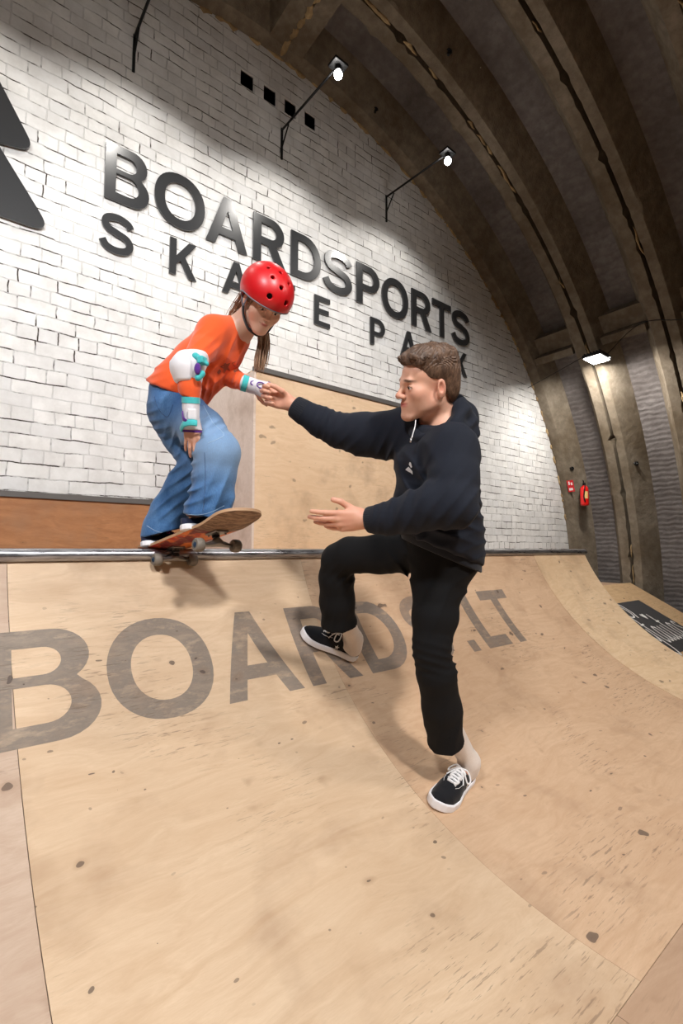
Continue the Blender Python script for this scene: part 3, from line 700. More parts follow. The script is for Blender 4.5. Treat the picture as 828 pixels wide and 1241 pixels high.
# small anchors left in the ribs
M_black = plain('black_metal', srgb(28, 28, 29), .45, .6)
def on_rib(x, y, Y=None, R=None):
    d = ray(x, y)
    if Y is not None: return d*(Y/d[1])
    t = max(np.roots([d[0]**2+d[2]**2, -2*(d[0]*XV+d[2]*ZV), XV**2+ZV**2-R**2]).real); return d*t
for i, (x, y, w_) in enumerate([(693, 568, 'on the gable rib above the red sign'), (771, 562, 'on the flood light rib level with the red sign'), (455, 134, 'high on the gable rib below the second lamp arm'), (578, 305, 'on the gable rib right of the last big letter'), (544, 64, 'near the top of the flood light rib')]):
    p = on_rib(x, y, R=RI+.10)
    a = atan2(p[2]-ZV, p[0]-XV); er = A(-cos(a), 0, -sin(a)); b = p-er*.06
    m = MB(); m.tube([b, p+er*.03], .014, 8); m.tube([p+er*.02+A(0, -.03, 0), p+er*.02+A(0, .02, .02)], .011, 8); m.tube([p+er*.02, p+er*.05+A(0, -.01, .035)], .008, 8)
    m.tube([b+er*.045, b+er*.05], .035, 10)
    props(m.build('anchor_bolt', M_black), 'small black steel anchor '+w_, 'anchor', 'anchors left in the concrete ribs')

# ================================================================== lettering on the wall
def gloss(name, c, r):
    t = NT(name); t.set(Base_Color=c, Roughness=r, Specular_IOR_Level=.5, Coat_Weight=.35, Coat_Roughness=.12); return t.m
M_letter = gloss('black_acrylic', srgb(47, 48, 50), .3)
def wall_letter(ch, x0, x1, z0, h, label, group, s=.175):
    V, F = poly_fill(glyph(ch, s), .018/h); V = V.copy(); sc = (x1-x0)/GW[ch]
    V = np.c_[x0+V[:, 0]*sc, YW-.012-V[:, 2]*h, z0+V[:, 1]*h]
    o = mob('wall_letter', V, F, M_letter, origin=(x0, YW, z0)); autosmooth(o, 30)
    props(o, label, 'letter', group)
big = [('B', .816, 1.171, 'letter B, first of the big top word on the brick wall'), ('O', 1.215, 1.675, 'first letter O of the big top word, right after the B'), ('A', 1.690, 2.118, 'letter A of the big top word, shining with lamp reflection'),
       ('R', 2.182, 2.560, 'first letter R of the big top word, above the helmet'), ('D', 2.627, 3.018, 'letter D of the big top word, right of the helmet'), ('S', 3.060, 3.470, 'first letter S of the big top word, before the P'),
       ('P', 3.537, 3.900, 'letter P of the big top word'), ('O', 3.945, 4.405, 'second letter O of the big top word, after the P'), ('R', 4.470, 4.850, 'second letter R of the big top word, before the T'),
       ('T', 4.876, 5.262, 'letter T of the big top word'), ('S', 5.285, 5.680, 'last letter S of the big top word at its right end')]
for ch, a, b, l in big: wall_letter(ch, a, b, 2.887, .492, 'big black acrylic '+l, 'letters of the big top word on the wall')
small = [('S', .80, 1.06, 'S starting the lower line, under the big B'), ('K', 1.362, 1.610, 'first K of the lower line, under the big O'), ('A', 1.862, 2.150, 'first A of the lower line, left of the helmet'),
         ('T', 2.42, 2.68, 'T of the lower line, hidden behind the helmet'), ('E', 2.934, 3.145, 'E of the lower line, right of the helmet'), ('P', 3.752, 3.99, 'P of the lower line'),
         ('A', 4.262, 4.56, 'second A of the lower line, behind the young man\'s hair'), ('R', 4.83, 5.08, 'R of the lower line, mostly hidden behind the young man\'s hair'), ('K', 5.357, 5.60, 'last K of the lower line, right of the young man\'s head')]
for ch, a, b, l in small: wall_letter(ch, a, b, 2.436, .335, 'smaller black acrylic letter '+l, 'letters of the lower line on the wall')
lg = rounded([(-.25, 4.0), (.335, 3.005), (.09, 2.955), (.47, 2.41), (-.97, 2.41), (-.59, 2.955), (-.835, 3.005)], [.06, .13, .012, .16, .16, .012, .13])
V, F = poly_fill([lg], .02); o = mob('wall_logo', np.c_[V[:, 0], YW-.015-V[:, 2], V[:, 1]], F, M_letter, origin=(-.25, YW, 2.41)); autosmooth(o, 30)
props(o, 'large dark tiered tree shaped logo on the brick wall, cut by the left edge', 'logo')

# ================================================================== wall lamps
t = NT('lamp_glow'); t.set(Base_Color=(1, 1, 1, 1), Emission_Color=(1, .97, .92, 1), Emission_Strength=60); M_glow = t.m
def wall_lamp(X, Z, label):
    root = thing('wall_lamp', (X, YW, Z-.34), label, 'lamp', 'lamps on arms on the brick gable'); k = Z-4.12
    m = MB(); m.box((X-.012, YW-.012, Z-.33), (X+.012, YW, Z+.02)); m.tube([A(X, YW-.01, Z-.2), A(X, YW-.14, Z-.03)], .008, 8); m.build('wall_bracket', M_black, root)
    m = MB(); m.tube([A(X, YW-.005, Z), A(X, 3.28, Z-.07)], .0115, 10); m.build('arm', M_black, root, True)
    hp = A(X, 3.22, Z-.10)
    m = MB(); m.box((X-.075, 3.16, Z-.085), (X+.075, 3.28, Z-.06), bev=.006); m.tube([A(X, 3.22, Z-.07), A(X, 3.22, Z-.13)], .03, 12); m.build('lamp_housing', M_black, root)
    m = MB(); m.lathe([(.001, -.038), (.022, -.032), (.034, -.016), (.038, 0), (.034, .016), (.024, .03), (.018, .05)], hp-A(0, 0, .065), n=20); b = m.build('bulb', M_glow, root, True)
    L = bpy.data.lights.new('wall_lamp_light', 'SPOT'); L.energy = LAMP_W; L.spot_size = radians(128); L.spot_blend = .5; L.shadow_soft_size = .045; L.color = (1, .96, .90)
    lo = bpy.data.objects.new('wall_lamp_light', L); COL.objects.link(lo); lo.parent = root
    lo.location = Vector([float(x) for x in hp-A(0, 0, .19)])-wl(root); lo.rotation_euler = Vector([0, .36, -1]).to_track_quat('-Z', 'Y').to_euler()
LAMP_W = 42
wall_lamp(1.01, 4.46, 'black wall lamp arm at the top left, its bulb out of view')
wall_lamp(2.51, 4.45, 'black wall lamp arm below the four vents with a lit bulb')
wall_lamp(4.045, 4.43, 'black wall lamp arm rightmost on the gable with a lit bulb')
wall_lamp(-.52, 4.45, 'black wall lamp on the gable out of view to the left')

# flood light on the first doubled rib
fl = A(7.02, 3.0, 2.70)
root = thing('flood_light', fl, 'bright rectangular LED flood light fixed to the concrete rib on the right', 'lamp')
m = MB(); m.box((fl[0]-.17, fl[1]-.13, fl[2]), (fl[0]+.17, fl[1]+.13, fl[2]+.045), bev=.008)
for i in range(6): m.box((fl[0]-.15, fl[1]-.11+i*.042, fl[2]+.045), (fl[0]+.15, fl[1]-.10+i*.042, fl[2]+.07))
m.build('lamp_housing', M_black, root)
t = NT('flood_glow'); t.set(Base_Color=(1, 1, 1, 1), Emission_Color=(1, .97, .92, 1), Emission_Strength=22)
MB().box((fl[0]-.15, fl[1]-.11, fl[2]-.012), (fl[0]+.15, fl[1]+.11, fl[2]+.002)).build('diffuser', t.m, root)
m = MB(); m.tube([fl+A(.0, 0, .06), fl+A(.2, .06, .16), fl+A(.42, .12, .24)], .016, 8); m.build('arm', M_black, root)
m = MB(); m.tube(catmull([fl+A(-.1, .1, .06), fl+A(.0, .6, -.02), on_rib(640, 470, Y=4.17)], 6), .006, 6); m.build('power_cable', M_black, root, True)
m = MB(); m.tube(catmull([fl+A(.1, -.1, .06), fl+A(.1, -.55, .35), A(7.15, 1.9, 2.92), A(7.2, 1.2, 2.95)], 6), .006, 6); m.build('power_cable', M_black, root, True)
L = bpy.data.lights.new('flood_light_lamp', 'AREA'); L.energy = 85; L.size = .3; L.color = (1, .95, .88)
lo = bpy.data.objects.new('flood_light_lamp', L); COL.objects.link(lo); lo.parent = root; lo.location = (0, 0, -.02); lo.rotation_euler = Vector([.3, 0, -1]).to_track_quat('-Z', 'Y').to_euler()

# hall flood lights behind the viewer: unseen fittings, inferred from the brightly lit faces
def hall_light(x, y, z, tgt, W, size, col=(1, .95, .88), cone_=84):
    root = thing('hall_light', (x, y, z), 'square LED flood light hanging under the vault behind the viewer', 'lamp', 'flood lights under the vault behind the viewer')
    MB().box((x-size/2, y-size/2, z+.03), (x+size/2, y+size/2, z+.09), bev=.01).build('lamp_housing', M_black, root)
    m = MB(); top = ZV+sqrt(max((RI-.02)**2-(x-XV)**2, .1)); m.tube([A(x, y, z+.09), A(x, y, top)], .012, 8); m.build('pole', M_black, root)
    L = bpy.data.lights.new('hall_light_lamp', 'SPOT'); L.energy = W; L.spot_size = radians(cone_); L.spot_blend = .45; L.shadow_soft_size = size/2; L.color = col
    lo = bpy.data.objects.new('hall_light_lamp', L); COL.objects.link(lo); lo.parent = root; lo.location = (0, 0, 0)
    lo.rotation_euler = (Vector(tgt)-Vector((x, y, z))).to_track_quat('-Z', 'Y').to_euler()
hall_light(.2, -2.4, 3.6, (1.3, 1.9, .1), 1250, .6, (1, .97, .94))
hall_light(-2.0, -.6, 3.0, (.8, 2.6, .2), 720, .6, (.95, .975, 1))
hall_light(4.4, -2.6, 3.4, (2.4, 1.6, -.2), 460, .6, (1, .95, .89))

# fire extinguisher and its sign
M_red = gloss('red_enamel', srgb(214, 20, 18), .3)
base = on_rib(709, 613, Y=3.82)
root = thing('fire_extinguisher', base, 'red fire extinguisher hanging on the concrete rib right of the brick wall', 'fire extinguisher')
m = MB(); m.lathe([(.04, 0), (.062, .008), (.066, .03), (.066, .27), (.058, .31), (.03, .34), (.02, .35)], base, n=28); m.build('cylinder', M_red, root, True)
m = MB(); m.lathe([(.02, .345), (.024, .35), (.024, .385), (.012, .39)], base, n=14); m.tube([base+A(-.0, 0, .38), base+A(-.07, -.02, .42)], .009, 8); m.tube([base+A(0, 0, .375), base+A(-.075, -.02, .385)], .008, 8); m.build('valve', M_black, root, True)
m = MB(); m.tube(catmull([base+A(-.03, -.03, .37), base+A(-.085, -.05, .30), base+A(-.085, -.03, .15), base+A(-.06, -.04, .06)], 6), .010, 8); m.build('hose', M_black, root, True)
ca = atan2(-base[1], -base[0])
def wrap(mb, z0, z1, a0, a1, r):
    V = []; F = []; n_ = 14
    for i in range(n_+1):
        a = ca+radians(a0+(a1-a0)*i/n_)
        for z in (z0, z1): V.append(base+A(r*cos(a), r*sin(a), z))
    for i in range(n_): F.append((2*i, 2*i+2, 2*i+3, 2*i+1))
    mb.add(V, F)
m = MB(); wrap(m, .12, .24, 0, 50, .0668); m.build('instruction_label', plain('label_paper', srgb(226, 190, 120), .6), root, label='pale yellow printed label')
m = MB(); m.box((base[0]+.02, base[1]+.02, base[2]+.06), (base[0]+.09, base[1]+.09, base[2]+.30)); m.build('bracket', M_black, root)
sp = on_rib(692, 589, R=RI-.012)
root = thing('fire_sign', sp-A(0, 0, .09), 'small red and white fire equipment sign on the gable rib left of the extinguisher', 'sign')
a = atan2(sp[2]-ZV, sp[0]-XV); er = A(-cos(a), 0, -sin(a)); eu = A(-sin(a), 0, cos(a)); ey = A(0, -1, 0)
Mx = (np.c_[ey, eu, er], sp)
MB().box((-.055, -.10, 0), (.055, .10, .004), Mx).build('plate', plain('sign_red', srgb(205, 26, 36), .5), root)
plain('sign_white', srgb(238, 225, 225), .5)
MB().box((-.03, .02, .004), (-.008, .08, .006), Mx).build('pictogram', MATS['sign_white'], root, label='white extinguisher pictogram')
MB().box((.008, .015, .004), (.035, .06, .006), Mx).build('pictogram', MATS['sign_white'], root, label='white flame pictogram')
MB().box((-.035, -.075, .004), (.03, -.035, .006), Mx).build('arrow', MATS['sign_white'], root, label='white arrow')
# ================================================================== quarter pipe
RC_Y, RC_Z, RR = .609, .5966, 1.6288; FLAT_Z = RC_Z-RR; YC = 2.1
TH_TOP = math.asin((YC+.004-RC_Y)/RR)
def rs(s):
    """arc position s measured from the start of the transition (s<0 on the flat) -> Y, Z, normal"""
    if s <= 0: return RC_Y+s, FLAT_Z, (0, 1)
    th = min(s/RR, TH_TOP); return RC_Y+RR*sin(th), RC_Z-RR*cos(th), (-sin(th), cos(th))
S_TOP = RR*TH_TOP
def s_of_y(Y): return RR*math.asin((Y-RC_Y)/RR) if Y > RC_Y else Y-RC_Y
W = wood
tan_, dk, lt = srgb(213, 186, 156), srgb(188, 156, 124), srgb(224, 200, 172)
MW = {'mid': W('plywood_pale', tan_, dk, lt, 1, 1), 'left': W('plywood_grey', srgb(196, 172, 152), srgb(172, 144, 122), srgb(206, 184, 166), 1, 2),
      'right': W('plywood_warm', srgb(206, 173, 142), srgb(182, 146, 114), srgb(216, 186, 156), 1.2, 3), 'edge': W('plywood_light', srgb(220, 191, 155), srgb(194, 158, 120), srgb(228, 202, 170), 1, 4, wear=.8),
      'flat': W('plywood_flat', srgb(186, 156, 130), srgb(162, 130, 104), srgb(198, 168, 142), 1, 5)}
X_L, X_R = -2.6, 4.515
def sheet(x0, x1, s0, s1, mat, parent, name='plywood_sheet', th=.009, off=0.0, nx=2):
    ns = max(2, int((s1-s0)/.045)); V = []; F = []
    for i in range(ns+1):
        y, z, (ny, nz) = rs(s0+(s1-s0)*i/ns)
        xa, xb = [(q if not isinstance(q, tuple) else q[0]+(q[1]-q[0])*i/ns) for q in (x0, x1)]
        for (x, o_) in ((xa, off), (xb, off), (xb, off-th), (xa, off-th)): V.append((x, y+ny*o_, z+nz*o_))
    for i in range(ns):
        a, b = i*4, i*4+4
        F += [(a, a+1, b+1, b), (a+1, a+2, b+2, b+1), (a+2, a+3, b+3, b+2), (a+3, a, b, b+3)]
    F += [(3, 2, 1, 0), (ns*4, ns*4+1, ns*4+2, ns*4+3)]
    o = mob(name, V, F, mat, parent, origin=(0, 0, 0)); autosmooth(o, 40); return o
ramp = thing('quarter_pipe', (1.0, 1.3, FLOOR_Z), 'curved birch plywood quarter pipe with painted lettering and a steel coping', 'ramp')
SB = s_of_y(.525); g = .0009
sheet(X_L, (.219-g, .145-g), SB+g, S_TOP, MW['left'], ramp); sheet((.219+g, .145+g), (1.335-g*.5, 1.402-g*.5), SB+g, S_TOP, MW['mid'], ramp); sheet((1.335+g*.5, 1.402+g*.5), 3.642-g, SB+g, S_TOP, MW['right'], ramp)
sheet(3.642+g, X_R, SB+g, S_TOP, MW['edge'], ramp, off=.002)
sheet(X_L, .155-g, -3.2, SB-g, MW['left'], ramp); sheet(.155+g, 1.2, -3.2, SB-g, MW['flat'], ramp); sheet(1.2+g*2, 3.0, -3.2, SB-g, MW['flat'], ramp); sheet(3.0+g*2, X_R, -3.2, SB-g, MW['flat'], ramp)
M_ply_edge = wood('ramp_framing', srgb(176, 138, 98), srgb(130, 96, 64), srgb(190, 152, 112), 1, 7, spots=False)
# sub-frame: side panels and stiffeners down to the hall floor
def side_panel(x0, x1):
    n_ = 24; top = [rs(-3.2+(S_TOP+3.2)*0)[:2]]+[rs(S_TOP*i/n_)[:2] for i in range(n_+1)]
    out = [(y, z-.011) for y, z in top]+[(4.04, -.026), (4.04, FLOOR_Z), (RC_Y-3.2, FLOOR_Z)]
    V, F = poly_fill([out], x1-x0); return np.c_[x0+V[:, 2], V[:, 0], V[:, 1]], F
for (x0, x1) in ((X_R-.02, X_R-.002), (X_L, X_L+.018)):
    V, F = side_panel(x0, x1); mob('side_panel', V, F, M_ply_edge, ramp)
m = MB(); m.box((X_L, YC+.03, -.024), (X_R, 4.05, -.006)); m.build('deck_board', MW['flat'], ramp)
m = MB(); m.box((X_L, RC_Y-3.2, FLOOR_Z), (X_R, RC_Y-3.18, FLAT_Z-.012)); m.build('front_panel', M_ply_edge, ramp)
M_steel = NT('coping_steel'); nn = M_steel.noise(14, 4, .6, M_steel.mapv((.6, 8, 8))); M_steel.set(Base_Color=M_steel.ramp(nn, [(.35, srgb(128, 126, 130)), (.65, srgb(186, 186, 190))]), Metallic=.85, Roughness=M_steel.ramp(nn, [(.3, .22), (.7, .42)])); M_steel = M_steel.m
m = MB(); m.tube([A(X_L, YC+.004, -.026), A(X_R+.004, YC+.004, -.026)], .0245, 20); m.build('coping', M_steel, ramp, True, label='round steel coping pipe')
M_rubber = plain('black_strip', srgb(34, 33, 34), .6)

# painted lettering following the curve
GREY = srgb(106, 100, 96)
MPT = {k: wood('painted_'+k, *v, 1, sd, paint=(GREY, .86)) for k, v, sd in (('mid', (tan_, dk, lt), 1), ('right', (srgb(206, 173, 142), srgb(182, 146, 114), srgb(216, 186, 156)), 3))}
S_A, S_B = s_of_y(1.730), s_of_y(1.981)
FL = [('B', .072, .408), ('O', .436, .820), ('A', .838, 1.180), ('R', 1.222, 1.505), ('D', 1.565, 1.888), ('S', 1.95, 2.225), ('.', 2.345, 2.408), ('L', 2.495, 2.735), ('T', 2.703, 3.008)]
for ch, x0, x1 in FL:
    V, F = poly_fill(glyph(ch, .19 if ch != 'L' else .2), 0); me = bpy.data.meshes.new('t'); me.from_pydata([tuple(p) for p in V], [], F)
    bm = bmesh.new(); bm.from_mesh(me); bmesh.ops.remove_doubles(bm, verts=bm.verts, dist=1e-5)
    for k in range(1, 16): bmesh.ops.bisect_plane(bm, geom=bm.verts[:]+bm.edges[:]+bm.faces[:], plane_co=(0, k/16*1.06-.03, 0), plane_no=(0, 1, 0))
    bm.verts.index_update(); V = np.array([v.co[:] for v in bm.verts]); F = [tuple(v.index for v in f.verts) for f in bm.faces]; bm.free(); bpy.data.meshes.remove(me)
    ca_ = 1.0; P = []
    for x, y, _ in V:
        yy, zz, (ny, nz) = rs(S_A+(S_B-S_A)*y); h_ = .0009 if ch != 'L' else .0011; P.append((x0+x*(x1-x0)/GW[ch], yy+ny*h_, zz+nz*h_))
    mob('painted_letter', P, F, MPT['mid' if x1 < 1.5 else 'right'], ramp, origin=(0, 0, 0), label='worn grey painted letter '+ch if ch != '.' else 'worn grey painted full stop')

# ================================================================== boxes on the deck in front of the brick
M_boxf = wood('box_plywood', srgb(228, 198, 164), srgb(208, 172, 134), srgb(236, 208, 176), .9, 11, wear=.5)
M_boxs = wood('box_side_plywood', srgb(222, 204, 192), srgb(204, 182, 168), srgb(230, 212, 202), .7, 12, wear=.3)
M_strip = wood('stained_plywood', srgb(176, 122, 80), srgb(124, 78, 46), srgb(192, 138, 92), 1.2, 13, wear=.6)
M_trimg = plain('dark_grey_edging', srgb(86, 82, 80), .5)
bx = thing('wooden_box', (2.7, 3.7, -.004), 'tall pale plywood box with dark top edging behind the rider\'s and young man\'s joined hands', 'box')
BX0, BX1, BY, BH = 1.698, 3.72, 3.2, 1.34
m = MB(); m.box((BX0+.0185, BY, -.004), (BX1, BY+.018, BH)); m.build('front_panel', M_boxf, bx)
m = MB(); m.box((BX0, BY+.0, -.004), (BX0+.018, 4.18, BH)); m.build('side_panel', M_boxs, bx, label='pinkish pale plywood side')
m = MB(); m.box((BX1-.018, BY+.019, -.004), (BX1, 4.18, BH)); m.build('side_panel', M_boxf, bx)
m = MB(); m.box((BX0, BY, BH), (BX1, 4.18, BH+.01)); m.build('top_panel', M_boxf, bx)
m = MB(); m.box((BX0-.001, BY-.02, BH-.004), (BX1, BY+.03, BH+.036), bev=.004); m.build('top_edging', M_trimg, bx)
lb = thing('low_platform', (-.45, 4.1, -.004), 'low brown stained plywood riser with dark top edging in front of the brick wall', 'platform')
m = MB(); m.box((X_L, 4.08, -.004), (BX0-.02, 4.10, .36)); m.build('front_panel', M_strip, lb)
m = MB(); m.box((X_L, 4.101, .34), (BX0-.02, 4.195, .358)); m.build('top_panel', M_strip, lb)
m = MB(); m.box((X_L, 4.06, .355), (BX0-.02, 4.12, .398), bev=.004); m.build('top_edging', M_trimg, lb)

# ================================================================== side bank with its banner
bank = thing('bank_ramp', (6.5, 2.4, FLOOR_Z), 'pale plywood bank ramp beyond the right edge of the quarter pipe', 'ramp')
C_B = .58
def bz(Y): return -.53+(Y-3.22)*C_B
yl = 3.22+(FLOOR_Z+.53)/C_B
m = MB(); P = []
for x in (4.62, 8.42):
    for (y, o_) in ((yl, 0), (3.22, 0), (3.22, -.02), (yl, -.02)): P.append((x, y, bz(y)+o_))
m.add(P, [(0, 4, 5, 1), (3, 2, 6, 7), (0, 1, 2, 3), (4, 7, 6, 5), (1, 5, 6, 2), (0, 3, 7, 4)]); m.build('riding_surface', wood('bank_plywood', srgb(204, 172, 132), srgb(170, 134, 96), srgb(214, 184, 146), 1, 21), bank)
m = MB(); m.box((4.62, 3.221, -.60), (8.4, 3.9, -.545)); m.build('top_deck', MW['flat'], bank)
for x in (4.63, 8.1):
    m = MB(); m.add([(x, yl+.05, FLOOR_Z), (x, 3.2, FLOOR_Z), (x, 3.2, bz(3.2)-.03), (x+.02, yl+.05, FLOOR_Z), (x+.02, 3.2, FLOOR_Z), (x+.02, 3.2, bz(3.2)-.03)], [(0, 1, 2), (5, 4, 3), (0, 3, 4, 1), (1, 4, 5, 2), (2, 5, 3, 0)]); m.build('support_panel', M_ply_edge, bank)
m = MB(); m.box((4.64, 3.86, FLOOR_Z), (8.3, 3.88, -.60)); m.build('support_panel', M_ply_edge, bank)
# banner lying on the bank
nb = nrm(A(0, -C_B, 1))
def bp(x, y, h=.004): return A(x, y, bz(y))+nb*h
BNX0, BNX1, BNY0, BNY1 = 6.25, 7.76, 2.06, 2.87
ban = thing('floor_banner', bp((BNX0+BNX1)/2, (BNY0+BNY1)/2, 0), 'dark grey banner with white script lettering lying on the bank ramp', 'banner')
m = MB(); m.add([bp(BNX0, BNY0), bp(BNX1, BNY0), bp(BNX1, BNY1), bp(BNX0, BNY1), bp(BNX0, BNY0, .001), bp(BNX1, BNY0, .001), bp(BNX1, BNY1, .001), bp(BNX0, BNY1, .001)], [(0, 1, 2, 3), (7, 6, 5, 4), (0, 4, 5, 1), (1, 5, 6, 2), (2, 6, 7, 3), (3, 7, 4, 0)])
m.build('sheet', plain('banner_vinyl', srgb(62, 62, 64), .5), ban)
M_wh = plain('white_print', srgb(226, 224, 220), .6)
def script(strokes, x0, y0, sc, w=.02, name='script_word', sy=1.0):
    mb = MB()
    for st in strokes:
        P = catmull([A(*p) for p in st], 6); L = []; Rr = []
        for i, p in enumerate(P):
            t = nrm(P[min(i+1, len(P)-1)]-P[max(i-1, 0)]); q = A(-t[1], t[0])*w/2; L.append(p+q); Rr.append(p-q)
        V = [bp(x0+a[0]*sc, y0+a[1]*sc*sy, .0062) for a in L]+[bp(x0+a[0]*sc, y0+a[1]*sc*sy, .0062) for a in Rr]; n_ = len(L)
        mb.add(V, [(i, i+1, n_+i+1, n_+i) for i in range(n_-1)])
    return mb.build(name, M_wh, ban)
tt = lambda x: [[(x, 1.0), (x, .2), (x+.06, 0), (x+.16, .08)], [(x-.1, .68), (x+.14, .70)]]
aa = lambda x: [[(x+.24, .50), (x+.1, .56), (x, .30), (x+.04, .03), (x+.16, .06), (x+.24, .3)], [(x+.25, .55), (x+.25, .15), (x+.30, 0), (x+.38, .08)]]
uu = lambda x: [[(x, .55), (x, .15), (x+.08, 0), (x+.2, .12), (x+.24, .3)], [(x+.25, .55), (x+.25, .14), (x+.32, 0), (x+.38, .08)]]
yy_ = lambda x: [[(x, .55), (x+.02, .2), (x+.12, .1), (x+.24, .3)], [(x+.26, .55), (x+.2, -.1), (x+.05, -.4), (x-.08, -.3)]]
ss = lambda x: [[(x+.22, .5), (x+.1, .58), (x+.02, .44), (x+.2, .18), (x+.1, -.02), (x-.04, .08)]]
VV = [[(-.05, .95), (.05, 1.0), (.2, .05), (.42, 1.0), (.5, .95)]]
word = VV+yy_(.48)+tt(.92)+aa(1.16)+uu(1.62)+tt(2.12)+aa(2.36)+ss(2.84)
script(word, 6.42, 2.20, .42, .055, sy=1.0)
script([[(.0, .6), (-.2, .3), (0, 0), (.35, .05), (.5, .4), (.3, .7), (.0, .6)], [(-.5, .9), (-.5, .2), (-.4, 0)], [(-.9, .9), (-.8, .1), (-.6, .05)], [(.1, .9), (.6, .8), (.7, .3), (.5, -.1)]], 6.85, 2.62, .27, .08)
hx = [(0, -.25), (.22, .02), (.2, .18), (.08, .2), (0, .1), (-.08, .2), (-.2, .18), (-.22, .02)]
V, F = poly_fill([rounded(hx, .05, 4)], 0); mob('heart_print', [bp(7.18+a[0]*.22, 2.60+a[1]*.22, .0062) for a in V], F, M_wh, ban)
# ================================================================== the young man
J = PD
man = thing('person', J(545, 960, 1.82), 'young man in black hoodie and black trousers holding the child skater by the hand', 'person')
HD = Fr(J(518, 466, 1.63), viewdir(518, 466, -.88, .04, -.47), viewdir(521, 466, .03, -1, -.03), .97)
neckb = J(536, 519, 1.70)
shL, elL, wrL = J(548, 548, 1.555), J(548, 611, 1.46), J(449, 629.5, 1.575)
shR, elR, wrR = J(498, 524, 1.80), J(428, 524, 1.92), J(355, 492, 1.955)
hipL, hipR, pel = J(543, 672, 1.71), J(510, 672, 1.85), J(531, 658, 1.765)
knL, knR = J(523, 792, 1.69), J(410, 678, 2.03)
t_sh = nrm(shL-shR); t_up = nrm(neckb-pel); t_fw = nrm(np.cross(t_up, -t_sh)) ; t_fw = t_fw if t_fw@(-CR) > 0 else -t_fw
# shoes first: they fix the ankles
lt_, lh_ = J(528, 983, 1.716), J(567.5, 941, 1.945)
upL = A(0, -.36, .93); fwL = nrm(lt_-lh_)
rt_, rh_ = J(366, 769, 2.25), J(430.5, 799, 2.29)
fwR = nrm(rt_-rh_); upR = viewdir(400, 785, .32, -.76, -.58)
HL, _ = shoe('shoe', lh_, fwL, upL, -1, man, MATS['shoe_canvas'], MATS['shoe_sole'], MATS['lace_white'], 1.0, 'black canvas low top shoe planted on the ramp')
HR, _ = shoe('shoe', rh_, fwR, upR, 1, man, MATS['shoe_canvas'], MATS['shoe_sole'], MATS['lace_white'], .985, 'black canvas low top shoe on the raised foot')
anL, anR = HL.p(0, .062, .10), HR.p(0, .060, .10)
hemL, hemR = J(541, 903, 1.815), J(411, 757, 2.14)
for H_, an, tgt, lb in ((HL, anL, J(539, 870, 1.79), ''), (HR, anR, J(410, 735, 2.10), '')):
    S = SDF(); S.u(H_.co((0, .04, .045), (0, .16, .045), .032, .026), .02); S.u(H_.el((0, .035, .05), (.032, .035, .04)), .02); S.u(cone(H_.p(0, .055, .075), an, .037, .036), .03); S.u(cone(an, tgt, .036, .046), .03)
    S.fold(an, .05, tgt-an, .018, .0018, 3); part('sock', S, .005, [H_.p(0, 0, 0), H_.p(0, .2, .0), tgt], MATS['sock_cloth'], man, label='white sock')

# ---- body: one continuous skin surface
B_ = SDF(); head_sdf(B_, HD, neckb)
B_.u(loft([(neckb+t_up*-.02, .10, .06), (J(527, 560, 1.69), .135, .085), (J(530, 620, 1.725), .115, .08), (pel, .13, .085)], t_sh), .05)
B_.chain([shL, elL, J(503, 621, 1.50), wrL], [.045, .038, .036, .026], .03, .01); B_.chain([shR, elR, J(390, 511, 1.94), wrR], [.045, .038, .036, .027], .03, .01)
B_.u(cone(neckb, shL, .04, .045), .04); B_.u(cone(neckb, shR, .04, .045), .04)
B_.chain([hipL, knL, J(535, 860, 1.76), anL], [.07, .042, .04, .028], .04, .02); B_.chain([hipR, knR, J(410, 720, 2.08), anR], [.065, .045, .045, .028], .04, .02)
for H_, an in ((HL, anL), (HR, anR)): B_.u(cone(an, H_.p(0, .12, .04), .026, .022), .02); B_.u(cone(H_.p(0, .12, .04), H_.p(0, .20, .035), .022, .018), .01)
